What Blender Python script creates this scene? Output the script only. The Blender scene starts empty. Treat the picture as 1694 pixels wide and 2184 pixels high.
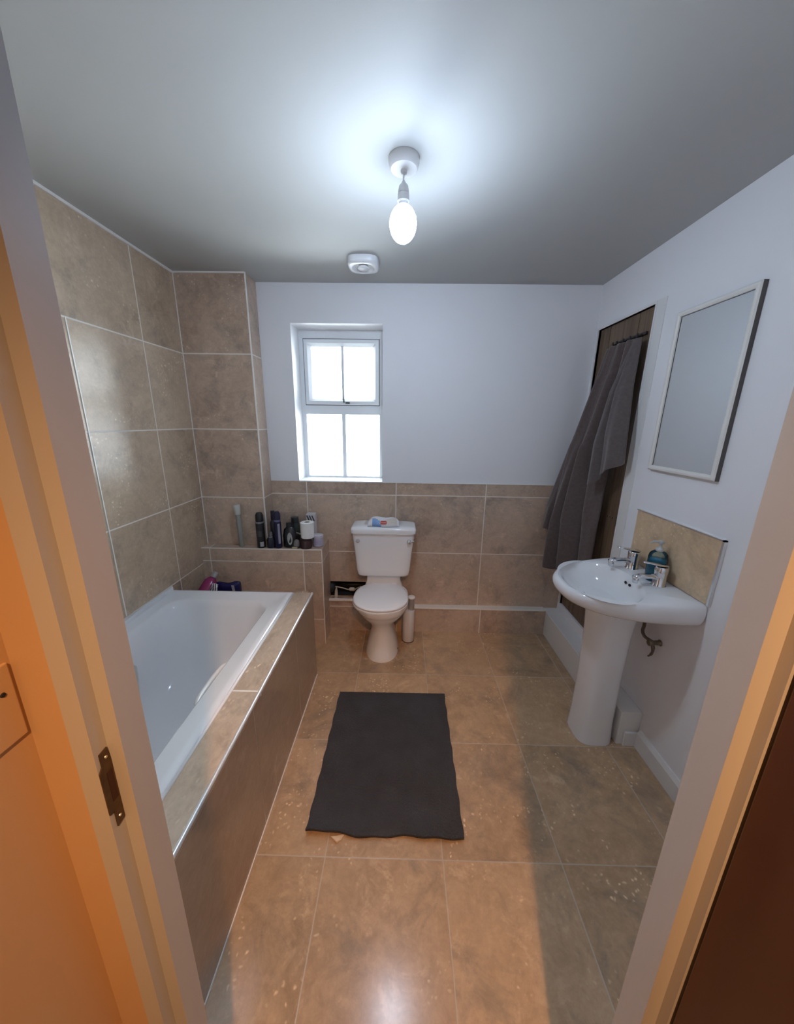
import bpy, bmesh, math, random
from mathutils import Vector, Matrix

random.seed(7)
scene = bpy.context.scene
COL = scene.collection

# ------------------------------------------------------------------ camera
CAM_H = 1.62
cam_data = bpy.data.cameras.new('camera')
cam = bpy.data.objects.new('camera', cam_data)
COL.objects.link(cam)
RT = Vector((0.9998, 0.0171, 0.0133))
DN = Vector((0.0172, -0.2517, -0.9677))
FW = Vector((-0.0132, 0.9677, -0.2519))
m = Matrix.Identity(4)
for i in range(3):
    m[i][0] = RT[i]
    m[i][1] = -DN[i]
    m[i][2] = -FW[i]
m[2][3] = CAM_H
# orthonormalise
rot = m.to_3x3().to_quaternion().normalized().to_matrix().to_4x4()
rot.translation = Vector((0, 0, CAM_H))
cam.matrix_world = rot
cam_data.sensor_fit = 'AUTO'
cam_data.sensor_width = 36.0
cam_data.lens = 12.162
cam_data.clip_start = 0.02
scene.camera = cam

# ------------------------------------------------------------------ view / world
vs = scene.view_settings
vs.view_transform = 'Standard'
vs.look = 'None'
vs.exposure = 0.22
vs.gamma = 1.0
vs.use_curve_mapping = False
SKY = 20.0
BULB = 138.0
HALL = 118.0      # watts of the hall downlight
HALL_COL = (1.0, 0.50, 0.20)
world = bpy.data.worlds.new('sky')
scene.world = world
world.use_nodes = True
bg = world.node_tree.nodes['Background']
bg.inputs[0].default_value = (0.88, 0.95, 1.0, 1)
bg.inputs[1].default_value = SKY

# ------------------------------------------------------------------ room numbers
XL, XR, YB, H = -1.40, 1.25, 2.50, 2.475
YF = 0.375            # bathroom face of the doorway wall
PX = -0.539           # bath panel face
LED = 0.594           # bath ledge height
SH_Y, SH_Z = 2.26, 0.749   # tiled shelf
COLX, COLY = -0.962, 2.345  # pipe column

# ------------------------------------------------------------------ node helpers
def new_mat(name):
    mt = bpy.data.materials.new(name)
    mt.use_nodes = True
    nt = mt.node_tree
    return mt, nt, nt.nodes['Principled BSDF']

def N(nt, t, **kw):
    n = nt.nodes.new(t)
    for k, v in kw.items():
        setattr(n, k, v)
    return n

def plain(name, col, rough=0.5, metal=0.0, bump=0.0, bscale=200.0, vary=0.0, vscale=8.0, spec=None, trans=0.0, coat=0.0, ior=None):
    mt, nt, b = new_mat(name)
    b.inputs['Base Color'].default_value = (*col, 1)
    b.inputs['Roughness'].default_value = rough
    b.inputs['Metallic'].default_value = metal
    if spec is not None:
        b.inputs['Specular IOR Level'].default_value = spec
    if trans:
        b.inputs['Transmission Weight'].default_value = trans
    if coat:
        b.inputs['Coat Weight'].default_value = coat
        b.inputs['Coat Roughness'].default_value = 0.08
    if ior:
        b.inputs['IOR'].default_value = ior
    tc = N(nt, 'ShaderNodeTexCoord')
    if vary:
        no = N(nt, 'ShaderNodeTexNoise')
        no.inputs['Scale'].default_value = vscale
        no.inputs['Detail'].default_value = 4
        nt.links.new(tc.outputs['Object'], no.inputs['Vector'])
        mx = N(nt, 'ShaderNodeMix', data_type='RGBA')
        mx.inputs[6].default_value = (*[c * (1 - vary) for c in col], 1)
        mx.inputs[7].default_value = (*[min(1, c * (1 + vary)) for c in col], 1)
        nt.links.new(no.outputs['Fac'], mx.inputs[0])
        nt.links.new(mx.outputs[2], b.inputs['Base Color'])
    if bump:
        no = N(nt, 'ShaderNodeTexNoise')
        no.inputs['Scale'].default_value = bscale
        no.inputs['Detail'].default_value = 3
        nt.links.new(tc.outputs['Object'], no.inputs['Vector'])
        bp = N(nt, 'ShaderNodeBump')
        bp.inputs['Strength'].default_value = bump
        bp.inputs['Distance'].default_value = 0.002
        nt.links.new(no.outputs['Fac'], bp.inputs['Height'])
        nt.links.new(bp.outputs['Normal'], b.inputs['Normal'])
    return mt

def emit(name, col, s):
    mt, nt, b = new_mat(name)
    b.inputs['Base Color'].default_value = (0.9, 0.9, 0.9, 1)
    b.inputs['Emission Color'].default_value = (*col, 1)
    b.inputs['Emission Strength'].default_value = s
    return mt

def math_node(nt, op, a, b=None, c=None):
    n = N(nt, 'ShaderNodeMath', operation=op)
    for i, v in enumerate((a, b, c)):
        if v is None:
            continue
        if isinstance(v, (int, float)):
            n.inputs[i].default_value = v
        else:
            nt.links.new(v, n.inputs[i])
    return n.outputs[0]

def tile_mat(name, w, h, ca, cb, grout=(0.80, 0.76, 0.70), g=0.003, rough=0.28, stain=0.5, pits=0.5, seed=0.0, grout_amt=1.0, chalk=0.35):
    """Travertine: UV is in tile units; w,h are the tile's size in metres."""
    mt, nt, b = new_mat(name)
    L = nt.links.new
    uv = N(nt, 'ShaderNodeUVMap')
    sep = N(nt, 'ShaderNodeSeparateXYZ')
    L(uv.outputs[0], sep.inputs[0])
    u, v = sep.outputs[0], sep.outputs[1]
    fu, fv = math_node(nt, 'FLOOR', u), math_node(nt, 'FLOOR', v)
    ru, rv = math_node(nt, 'SUBTRACT', u, fu), math_node(nt, 'SUBTRACT', v, fv)
    eu = math_node(nt, 'MULTIPLY', math_node(nt, 'MINIMUM', ru, math_node(nt, 'SUBTRACT', 1.0, ru)), w)
    ev = math_node(nt, 'MULTIPLY', math_node(nt, 'MINIMUM', rv, math_node(nt, 'SUBTRACT', 1.0, rv)), h)
    ed = math_node(nt, 'MINIMUM', eu, ev)
    gm = N(nt, 'ShaderNodeMapRange')
    L(ed, gm.inputs[0])
    gm.inputs[1].default_value = g * 0.7
    gm.inputs[2].default_value = g * 1.5
    gm.inputs[3].default_value = grout_amt
    gm.inputs[4].default_value = 0.0
    cell = N(nt, 'ShaderNodeCombineXYZ')
    L(math_node(nt, 'ADD', fu, seed), cell.inputs[0]); L(fv, cell.inputs[1])
    wn = N(nt, 'ShaderNodeTexWhiteNoise', noise_dimensions='3D')
    L(cell.outputs[0], wn.inputs[0])
    # metric coordinate shifted per tile
    cm = N(nt, 'ShaderNodeCombineXYZ')
    L(math_node(nt, 'MULTIPLY', u, w), cm.inputs[0]); L(math_node(nt, 'MULTIPLY', v, h), cm.inputs[1])
    sh = N(nt, 'ShaderNodeVectorMath', operation='MULTIPLY_ADD')
    L(wn.outputs['Color'], sh.inputs[0])
    sh.inputs[1].default_value = (7, 7, 7)
    L(cm.outputs[0], sh.inputs[2])
    P = sh.outputs[0]
    def noise(scale, detail, rgh=0.55, dist=0.0):
        n = N(nt, 'ShaderNodeTexNoise')
        n.inputs['Scale'].default_value = scale
        n.inputs['Detail'].default_value = detail
        n.inputs['Roughness'].default_value = rgh
        n.inputs['Distortion'].default_value = dist
        L(P, n.inputs['Vector'])
        return n.outputs['Fac']
    def ramp(x, lo, hi, a=0.0, bb=1.0):
        r = N(nt, 'ShaderNodeMapRange')
        L(x, r.inputs[0])
        for i, vv in zip((1, 2, 3, 4), (lo, hi, a, bb)):
            r.inputs[i].default_value = vv
        return r.outputs[0]
    def mix(fac, A, B, blend='MIX'):
        n = N(nt, 'ShaderNodeMix', data_type='RGBA', blend_type=blend)
        if isinstance(fac, (int, float)):
            n.inputs[0].default_value = fac
        else:
            L(fac, n.inputs[0])
        for i, X in ((6, A), (7, B)):
            if isinstance(X, tuple):
                n.inputs[i].default_value = (*X, 1)
            else:
                L(X, n.inputs[i])
        return n.outputs[2]
    f1 = math_node(nt, 'ADD', math_node(nt, 'MULTIPLY', wn.outputs['Value'], 0.55), ramp(noise(3.4, 7, 0.62, 0.45), 0.34, 0.66, 0.0, 0.55))
    c = mix(f1, ca, cb)
    # soft mottling
    c = mix(ramp(noise(17, 8, 0.72, 0.5), 0.38, 0.72, 0.0, 0.55), c, tuple(x * 1.22 for x in ca))
    c = mix(ramp(noise(60, 4, 0.7, 0.3), 0.35, 0.75, 0.0, 0.22), c, tuple(x * 0.62 for x in cb))
    # darker grey mineral stains
    st = math_node(nt, 'MULTIPLY', ramp(noise(4.6, 9, 0.72, 0.5), 0.51, 0.68, 0.0, 1.0), stain)
    c = mix(st, c, (0.15, 0.135, 0.12))
    # filled pits: small pale flecks, gathered in clouds
    vo = N(nt, 'ShaderNodeTexVoronoi')
    vo.inputs['Scale'].default_value = 46
    dv = N(nt, 'ShaderNodeVectorMath', operation='ADD')
    nz = N(nt, 'ShaderNodeTexNoise'); nz.inputs['Scale'].default_value = 22; nz.inputs['Detail'].default_value = 3
    L(P, nz.inputs['Vector'])
    ns = N(nt, 'ShaderNodeVectorMath', operation='SCALE'); ns.inputs['Scale'].default_value = 0.035
    L(nz.outputs['Color'], ns.inputs[0]); L(P, dv.inputs[0]); L(ns.outputs[0], dv.inputs[1])
    L(dv.outputs[0], vo.inputs['Vector'])
    fl = math_node(nt, 'MULTIPLY', ramp(vo.outputs['Distance'], 0.10, 0.28, 1.0, 0.0), ramp(noise(6, 3), 0.52, 0.66))
    c = mix(math_node(nt, 'MULTIPLY', fl, pits), c, tuple(min(1, x * 1.75 + 0.05) for x in ca))
    ch = math_node(nt, 'MULTIPLY', ramp(noise(8.0, 8, 0.72, 0.6), 0.55, 0.66, 0.0, 1.0), ramp(noise(2.6, 2), 0.46, 0.60))
    c = mix(math_node(nt, 'MULTIPLY', ch, chalk), c, tuple(min(1, x * 1.45 + 0.06) for x in ca))
    c = mix(gm.outputs[0], c, grout)
    L(c, b.inputs['Base Color'])
    rr = math_node(nt, 'ADD', math_node(nt, 'MULTIPLY', gm.outputs[0], 0.4), rough)
    L(rr, b.inputs['Roughness'])
    bp = N(nt, 'ShaderNodeBump')
    bp.inputs['Strength'].default_value = 0.25
    bp.inputs['Distance'].default_value = 0.0015
    L(math_node(nt, 'SUBTRACT', 0.0, math_node(nt, 'ADD', gm.outputs[0], math_node(nt, 'MULTIPLY', fl, 0.25))), bp.inputs['Height'])
    L(bp.outputs['Normal'], b.inputs['Normal'])
    return mt

# ------------------------------------------------------------------ mesh helpers
def link(name, bm, mats, parent=None, origin=None, smooth=False, label=None):
    me = bpy.data.meshes.new(name)
    bmesh.ops.recalc_face_normals(bm, faces=bm.faces[:])
    bm.to_mesh(me)
    bm.free()
    if not isinstance(mats, (list, tuple)):
        mats = [mats]
    for x in mats:
        me.materials.append(x)
    if smooth:
        for p in me.polygons:
            p.use_smooth = True
    o = bpy.data.objects.new(name, me)
    COL.objects.link(o)
    if parent is not None:
        root = parent
        while root.parent is not None:
            root = root.parent
        me.transform(Matrix.Translation(-root.location))
        o.parent = parent
    elif origin is not None:
        me.transform(Matrix.Translation(-Vector(origin)))
        o.location = origin
    if label:
        o['label'] = label
    return o

def thing(name, label, cat, loc, group=None):
    o = bpy.data.objects.new(name, None)
    o.empty_display_size = 0.05
    COL.objects.link(o)
    o.location = loc
    o['label'] = label
    o['category'] = cat
    if group:
        o['group'] = group
    return o

def tag(o, label, cat, group=None):
    o['label'] = label
    o['category'] = cat
    if group:
        o['group'] = group
    return o

def struct(o):
    o['kind'] = 'structure'
    return o

def shade_auto(o, deg=40):
    me = o.data
    for p in me.polygons:
        p.use_smooth = True
    bm = bmesh.new(); bm.from_mesh(me)
    for e in bm.edges:
        if len(e.link_faces) == 2 and e.calc_face_angle(0) > math.radians(deg):
            e.smooth = False
    bm.to_mesh(me); bm.free()
    return o

def box(bm, x0, x1, y0, y1, z0, z1, mi=0):
    vs_ = [bm.verts.new((x, y, z)) for x in (x0, x1) for y in (y0, y1) for z in (z0, z1)]
    fs = []
    for f in ((0, 1, 3, 2), (4, 6, 7, 5), (0, 4, 5, 1), (2, 3, 7, 6), (0, 2, 6, 4), (1, 5, 7, 3)):
        fc = bm.faces.new([vs_[i] for i in f])
        fc.material_index = mi
        fs.append(fc)
    return vs_, fs

def bbox_(x0, x1, y0, y1, z0, z1, bev=0.003, seg=2):
    bm = bmesh.new()
    box(bm, x0, x1, y0, y1, z0, z1)
    if bev:
        bmesh.ops.bevel(bm, geom=bm.edges[:], offset=bev, segments=seg, affect='EDGES', profile=0.5)
    return bm

def uv_project(o, fu, fv):
    """fu,fv: functions of world-position and normal giving tile-unit UVs."""
    me = o.data
    if not me.uv_layers:
        me.uv_layers.new(name='UVMap')
    ul = me.uv_layers[0].data
    off = o.location
    for p in me.polygons:
        for li in p.loop_indices:
            co = me.vertices[me.loops[li].vertex_index].co + off
            ul[li].uv = (fu(co, p.normal), fv(co, p.normal))

def loft(bm, rings, cap0=True, cap1=True, close=True, mi=0):
    V = [[bm.verts.new(p) for p in r] for r in rings]
    n = len(V[0])
    for a, b in zip(V[:-1], V[1:]):
        for i in range(n if close else n - 1):
            j = (i + 1) % n
            f = bm.faces.new((a[i], a[j], b[j], b[i]))
            f.material_index = mi
    if cap0:
        bm.faces.new(list(reversed(V[0]))).material_index = mi
    if cap1:
        bm.faces.new(V[-1]).material_index = mi
    return V

def sring(cx, cy, z, ax, ay, e=2.0, n=40, ayb=None, eb=None):
    """superellipse ring in XY; ay = towards -Y (front), ayb = towards +Y."""
    pts = []
    for i in range(n):
        t = 2 * math.pi * i / n
        c, s = math.cos(t), math.sin(t)
        back = s > 0
        ex = (eb if (back and eb) else e)
        yy = (ayb if (back and ayb is not None) else ay)
        x = ax * math.copysign(abs(c) ** (2 / ex), c)
        y = yy * math.copysign(abs(s) ** (2 / ex), s)
        pts.append(Vector((cx + x, cy + y, z)))
    return pts

def lathe(bm, prof, center, n=28, axis='Z', mi=0, cap=True):
    cx, cy, cz = center
    rings = []
    for r, h in prof:
        ring = []
        for i in range(n):
            t = 2 * math.pi * i / n
            a, b_ = r * math.cos(t), r * math.sin(t)
            if axis == 'Z':
                ring.append(Vector((cx + a, cy + b_, cz + h)))
            elif axis == 'X':
                ring.append(Vector((cx + h, cy + a, cz + b_)))
            else:
                ring.append(Vector((cx + b_, cy + h, cz + a)))
        rings.append(ring)
    return loft(bm, rings, cap, cap, True, mi)

def tube(bm, pts, r, n=10, mi=0, caps=True):
    pts = [Vector(p) for p in pts]
    rings = []
    up = Vector((0.13, 0.31, 0.94))
    for i, p in enumerate(pts):
        d = (pts[min(i + 1, len(pts) - 1)] - pts[max(i - 1, 0)]).normalized()
        a = d.cross(up)
        if a.length < 1e-3:
            a = d.cross(Vector((1, 0, 0)))
        a.normalize()
        b_ = d.cross(a).normalized()
        rr = r[i] if isinstance(r, (list, tuple)) else r
        rings.append([p + a * rr * math.cos(2 * math.pi * k / n) + b_ * rr * math.sin(2 * math.pi * k / n) for k in range(n)])
    return loft(bm, rings, caps, caps, True, mi)

def smooth_path(pts, k=6):
    pts = [Vector(p) for p in pts]
    out = []
    for i in range(len(pts) - 1):
        p0 = pts[max(i - 1, 0)]; p1 = pts[i]; p2 = pts[i + 1]; p3 = pts[min(i + 2, len(pts) - 1)]
        for j in range(k):
            t = j / k
            out.append(0.5 * ((2 * p1) + (-p0 + p2) * t + (2 * p0 - 5 * p1 + 4 * p2 - p3) * t * t + (-p0 + 3 * p1 - 3 * p2 + p3) * t ** 3))
    out.append(pts[-1])
    return out

def panel_holes(bm, axis, us, vs_, holes, d0, d1, mi_fn=None):
    """a slab of cells; axis 'Y' -> u=x, v=z, thickness d0..d1 in y; axis 'X' -> u=y, v=z, thickness in x"""
    for i in range(len(us) - 1):
        for j in range(len(vs_) - 1):
            cu, cv = (us[i] + us[i + 1]) / 2, (vs_[j] + vs_[j + 1]) / 2
            if any(h[0] < cu < h[1] and h[2] < cv < h[3] for h in holes):
                continue
            mi = mi_fn(cu, cv) if mi_fn else 0
            if axis == 'Y':
                box(bm, us[i], us[i + 1], d0, d1, vs_[j], vs_[j + 1], mi)
            else:
                box(bm, d0, d1, us[i], us[i + 1], vs_[j], vs_[j + 1], mi)

# ------------------------------------------------------------------ materials
CA, CB = (0.62, 0.475, 0.365), (0.37, 0.265, 0.20)
M_paint = plain('white_paint', (0.84, 0.84, 0.86), 0.6, bump=0.06, bscale=260, spec=0.3)
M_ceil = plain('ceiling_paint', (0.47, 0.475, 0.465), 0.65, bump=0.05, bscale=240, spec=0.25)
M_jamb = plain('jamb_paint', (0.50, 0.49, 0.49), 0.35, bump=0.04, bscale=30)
M_gloss = plain('gloss_paint', (0.78, 0.775, 0.76), 0.28, bump=0.04, bscale=30)
M_wtile = tile_mat('travertine_wall', 0.659, 0.449, CA, CB, stain=0.45, seed=3.0)
M_ltile = tile_mat('travertine_side_wall', 0.66, 0.463, (0.60, 0.475, 0.35), (0.37, 0.265, 0.18), stain=0.45, pits=0.6, seed=11.0)
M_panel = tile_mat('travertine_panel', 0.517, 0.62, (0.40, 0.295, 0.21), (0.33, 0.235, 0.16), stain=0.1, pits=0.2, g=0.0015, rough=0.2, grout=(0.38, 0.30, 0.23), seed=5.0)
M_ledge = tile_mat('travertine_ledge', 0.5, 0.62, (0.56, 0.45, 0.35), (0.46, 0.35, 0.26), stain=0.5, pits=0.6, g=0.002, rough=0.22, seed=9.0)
M_floor = tile_mat('travertine_floor', 0.449, 0.503, (0.58, 0.405, 0.25), (0.36, 0.235, 0.135), stain=0.5, pits=0.8, g=0.0018, rough=0.2, grout=(0.50, 0.42, 0.33), grout_amt=0.75, seed=17.0)
M_grout = plain('grout', (0.80, 0.77, 0.72), 0.8)
M_chrome = plain('chrome', (0.75, 0.76, 0.78), 0.08, 1.0)
M_trim = plain('aluminium_trim', (0.80, 0.80, 0.80), 0.25, 0.9)
M_wtrim = plain('white_trim', (0.86, 0.84, 0.80), 0.35)
M_ceramic = plain('white_ceramic', (0.87, 0.87, 0.88), 0.07, spec=0.55)
M_acrylic = plain('white_acrylic', (0.80, 0.81, 0.83), 0.13)
M_upvc = plain('white_upvc', (0.82, 0.84, 0.86), 0.3)
M_rubber = plain('rubber_seal', (0.03, 0.03, 0.03), 0.6)
M_black = plain('black_void', (0.012, 0.012, 0.014), 0.8)
M_wood = plain('dark_wood', (0.085, 0.026, 0.007), 0.45, vary=0.35, vscale=3.0)
M_hall = plain('hall_paint', (0.58, 0.385, 0.225), 0.6, bump=0.05, bscale=220)
M_carpet = plain('hall_carpet', (0.25, 0.17, 0.11), 0.95, bump=0.5, bscale=300)

def tinted_glass(name, col, rough=0.0, gloss=0.08):
    mt = bpy.data.materials.new(name); mt.use_nodes = True
    nt = mt.node_tree; nt.nodes.clear()
    out = N(nt, 'ShaderNodeOutputMaterial')
    tr = N(nt, 'ShaderNodeBsdfTransparent'); tr.inputs[0].default_value = (*col, 1)
    gl = N(nt, 'ShaderNodeBsdfGlossy'); gl.inputs['Roughness'].default_value = rough
    fr = N(nt, 'ShaderNodeFresnel'); fr.inputs[0].default_value = 1.45
    mx = N(nt, 'ShaderNodeMixShader')
    nt.links.new(fr.outputs[0], mx.inputs[0])
    nt.links.new(tr.outputs[0], mx.inputs[1]); nt.links.new(gl.outputs[0], mx.inputs[2])
    nt.links.new(mx.outputs[0], out.inputs[0])
    return mt
M_pane = tinted_glass('window_glass', (0.95, 0.97, 0.98))

def door_wood():
    mt, nt, b = new_mat('stained_planks')
    tc = N(nt, 'ShaderNodeTexCoord')
    mp = N(nt, 'ShaderNodeMapping'); mp.inputs['Scale'].default_value = (6, 14, 0.9)
    nt.links.new(tc.outputs['Object'], mp.inputs[0])
    no = N(nt, 'ShaderNodeTexNoise'); no.inputs['Scale'].default_value = 3; no.inputs['Detail'].default_value = 7; no.inputs['Distortion'].default_value = 0.7
    nt.links.new(mp.outputs[0], no.inputs['Vector'])
    cr = N(nt, 'ShaderNodeValToRGB')
    cr.color_ramp.elements[0].position = 0.3; cr.color_ramp.elements[0].color = (0.10, 0.062, 0.033, 1)
    cr.color_ramp.elements[1].position = 0.72; cr.color_ramp.elements[1].color = (0.21, 0.14, 0.085, 1)
    nt.links.new(no.outputs['Fac'], cr.inputs[0]); nt.links.new(cr.outputs[0], b.inputs['Base Color'])
    b.inputs['Roughness'].default_value = 0.5
    return mt
M_plank = door_wood()

# ------------------------------------------------------------------ STRUCTURE
# floor: bathroom tiles and hall carpet
bm = bmesh.new()
box(bm, XL - 0.1, XR + 0.1, 0.33, YB + 0.1, -0.1, 0.0, 0)
box(bm, XL - 0.1, XR + 0.1, -1.4, 0.33, -0.1, 0.0, 1)
o = struct(link('floor', bm, [M_floor, M_carpet]))
uv_project(o, lambda c, n: (c.x - 0.181) / 0.4515, lambda c, n: (c.y - 0.948) / 0.503)

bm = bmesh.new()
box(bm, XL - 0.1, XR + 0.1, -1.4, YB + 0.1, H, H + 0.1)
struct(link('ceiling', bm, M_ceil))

# back wall: paint above 1.192, travertine below; window opening and a hole for pipes
WX0, WX1, WZ0, WZ1 = -0.754, -0.145, 1.192, 2.24
HX0, HX1, HZ0, HZ1 = -0.578, -0.225, 0.272, 0.395
bm = bmesh.new()
us = [XL - 0.1, WX0, HX0, HX1, WX1, XR + 0.1]
vz = [0, HZ0, HZ1, WZ0, WZ1, H]
panel_holes(bm, 'Y', us, vz, [(WX0, WX1, WZ0, WZ1), (HX0, HX1, HZ0, HZ1)], YB, YB + 0.24, lambda u, v: 1 if v < WZ0 else 0)
o = struct(link('wall_back', bm, [M_paint, M_wtile]))
uv_project(o, lambda c, n: (c.x + 0.043) / 0.659, lambda c, n: (c.z - 0.648) / 0.449)
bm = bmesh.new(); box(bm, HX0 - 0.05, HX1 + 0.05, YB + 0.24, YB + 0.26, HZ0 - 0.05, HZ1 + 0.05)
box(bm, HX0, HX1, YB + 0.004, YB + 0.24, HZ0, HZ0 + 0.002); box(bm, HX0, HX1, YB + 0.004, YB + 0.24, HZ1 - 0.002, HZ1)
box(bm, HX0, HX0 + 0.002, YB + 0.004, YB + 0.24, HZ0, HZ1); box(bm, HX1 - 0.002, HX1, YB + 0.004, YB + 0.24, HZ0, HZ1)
struct(link('black_hole_liner', bm, M_black))  # liner added inside the pipe hole; the recess's shade is painted in as black

# left wall
bm = bmesh.new(); box(bm, XL - 0.1, XL, YF - 0.1, YB + 0.1, 0, H)
o = struct(link('wall_left', bm, M_ltile))
uv_project(o, lambda c, n: (c.y - 2.0) / 0.66, lambda c, n: (c.z - 1.095) / 0.463)
# pale sealant along the ceiling edge
bm = bmesh.new(); box(bm, XL, XL + 0.008, YF, COLY, H - 0.012, H)
box(bm, XL, COLX, COLY - 0.008, COLY, H - 0.008, H)
box(bm, XL, XL + 0.004, COLY - 0.004, COLY, SH_Z, H)
struct(link('trim_2', bm, M_grout))

# white edging strip down the left wall
bm = bmesh.new(); box(bm, XL, XL + 0.003, 1.553, 1.558, 0.64, 2.02)
struct(link('trim_9', bm, M_wtrim))

# tiled pipe column in the far left corner
bm = bmesh.new(); box(bm, XL, COLX, COLY, YB, 0, H)
o = struct(link('wall_column', bm, M_wtile))
uv_project(o, lambda c, n: (c.x - XL) / 0.66 + 0.012 if abs(n.y) > 0.5 else (c.y - COLY) / 0.66 + 5.05, lambda c, n: (c.z - 1.095) / 0.463)
bm = bmesh.new(); box(bm, COLX - 0.005, COLX + 0.002, COLY - 0.002, COLY + 0.005, SH_Z, H)
struct(link('trim_3', bm, M_wtrim))

# tiled shelf box in front of it
SX1 = -0.553
bm = bmesh.new()
box(bm, XL, SX1, SH_Y, COLY, 0, SH_Z)
box(bm, COLX, SX1, COLY, YB, 0, SH_Z)
o = struct(link('wall_shelf', bm, M_wtile))
uv_project(o, lambda c, n: (c.x + 0.684) / 0.659 if abs(n.x) < 0.5 else (c.y - SH_Y) / 0.659 + 3.01, lambda c, n: (c.z - 0.653) / 0.449 if abs(n.z) < 0.5 else (c.y - SH_Y) / 0.449 + 4.02)
bm = bmesh.new()
box(bm, XL, SX1, SH_Y - 0.003, SH_Y + 0.003, SH_Z - 0.004, SH_Z + 0.002)
box(bm, SX1 - 0.003, SX1 + 0.003, SH_Y - 0.003, SH_Y + 0.003, 0.0, SH_Z + 0.001)
struct(link('trim_4', bm, M_grout))

# low ledge behind the end of the bath
bm = bmesh.new(); box(bm, XL, -0.66, 1.935, SH_Y, 0, 0.43)
o = struct(link('wall_bath_end', bm, M_wtile))
uv_project(o, lambda c, n: (c.x + 0.7) / 0.659, lambda c, n: c.y / 0.449 + 0.1)

# pipe boxing along the foot of the back wall, with white edging
bm = bmesh.new(); box(bm, -0.05, 1.14, 2.44, YB, 0, 0.209); box(bm, SX1, -0.05, 2.44, YB, 0, 0.27)
o = struct(link('baseboard_back', bm, M_wtile))
uv_project(o, lambda c, n: (c.x - 0.632) / 0.659, lambda c, n: (c.z - 0.209) / 0.449 + 0.995)
bm = bmesh.new(); box(bm, 0.07, 1.14, 2.434, 2.442, 0.206, 0.215); box(bm, SX1, -0.05, 2.43, 2.445, 0.262, 0.276)
struct(link('trim_5', bm, M_wtrim))
bm = bmesh.new(); box(bm, WX1, 1.20, YB - 0.004, YB, WZ0 - 0.004, WZ0 + 0.002)
struct(link('trim_6', bm, M_wtrim))

# right wall with the cupboard opening
DY0, DY1, DZ0, DZ1 = 1.945, 2.462, 0.265, 2.205
bm = bmesh.new()
panel_holes(bm, 'X', [YF - 0.1, DY0, DY1, YB + 0.1], [0, DZ0, DZ1, H], [(DY0, DY1, DZ0, DZ1)], XR, XR + 0.1)
struct(link('wall_right', bm, M_paint))
bm = bmesh.new()   # slim painted lip round the cupboard
for a in ((DY0 - 0.012, DY1 + 0.012, DZ1, DZ1 + 0.012), (DY0 - 0.012, DY0, DZ0, DZ1), (DY1, DY1 + 0.012, DZ0, DZ1)):
    box(bm, XR - 0.006, XR + 0.02, a[0], a[1], a[2], a[3])
box(bm, XR - 0.004, XR + 0.01, DY0 - 0.075, DY0 - 0.012, 0.22, DZ1 + 0.012)
struct(link('trim_7', bm, M_gloss))
# plank door inside the cupboard opening
d2 = bpy.data.objects.new('door_2', None); COL.objects.link(d2); d2.location = (XR + 0.015, DY0, DZ0); struct(d2)
ys = [DY0 - 0.001, 2.082, 2.352, DY1 + 0.001]
for a, b_ in zip(ys[:-1], ys[1:]):
    bm = bbox_(XR + 0.012, XR + 0.037, a + 0.0028, b_ - 0.0028, DZ0 + 0.003, DZ1 - 0.001, 0.002)
    link('plank', bm, M_plank, d2)
bm = bmesh.new(); box(bm, XR + 0.04, XR + 0.06, DY0, DY1, DZ0, DZ1)
link('backing', bm, M_black, d2)
bm = bmesh.new(); box(bm, XR + 0.008, XR + 0.012, 1.956, 1.974, 1.04, 1.10)
link('latch', bm, plain('old_iron', (0.05, 0.045, 0.04), 0.5, 0.6), d2, label='dark iron latch')
bm = bmesh.new()
for y in (2.06, 2.035, 2.01):
    lathe(bm, [(0.0, 0.0), (0.005, 0.0), (0.004, -0.004)], (XR + 0.012, y, 1.082), 8, 'X')
link('screw', bm, M_chrome, d2)

# white plinth under the cupboard
PLX = 1.142
bm = bbox_(PLX, XR, 1.47, YB - 0.001, 0, 0.2, 0.004)
struct(link('baseboard_plinth', bm, M_gloss))
bm = bbox_(PLX + 0.03, XR, 1.458, 1.47, 0, 0.085, 0.003)
struct(link('trim_8', bm, M_gloss))
bm = bmesh.new()
loft(bm, [[Vector((XR - 0.018, y, 0)), Vector((XR, y, 0)), Vector((XR, y, 0.105)), Vector((XR - 0.008, y, 0.105)), Vector((XR - 0.018, y, 0.085))] for y in (YF, 1.458)])
struct(link('baseboard_right', bm, M_gloss))

# doorway wall (the camera looks through it)
JL, JR, HEAD = -0.341, 0.392, 2.08
bm = bmesh.new()
panel_holes(bm, 'Y', [XL - 0.1, JL - 0.04, JR + 0.04, XR + 0.1], [0, HEAD + 0.04, H], [(JL - 0.04, JR + 0.04, -1, HEAD + 0.04)], 0.317, YF - 0.001)
o = struct(link('wall_front', bm, [M_paint, M_hall]))
for p in o.data.polygons:
    if p.normal.y < -0.5: p.material_index = 1
bm = bmesh.new(); box(bm, XL - 0.1, -0.425, -1.4, 0.317, 0, H)
struct(link('wall_hall_left', bm, M_hall))
bm = bmesh.new(); box(bm, 0.62, XR + 0.1, -1.4, 0.317, 0, H)
struct(link('wall_hall_right', bm, M_hall))
bm = bmesh.new(); box(bm, XL - 0.1, XR + 0.1, -1.5, -1.4, 0, H)
struct(link('wall_hall_back', bm, M_hall))

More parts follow.
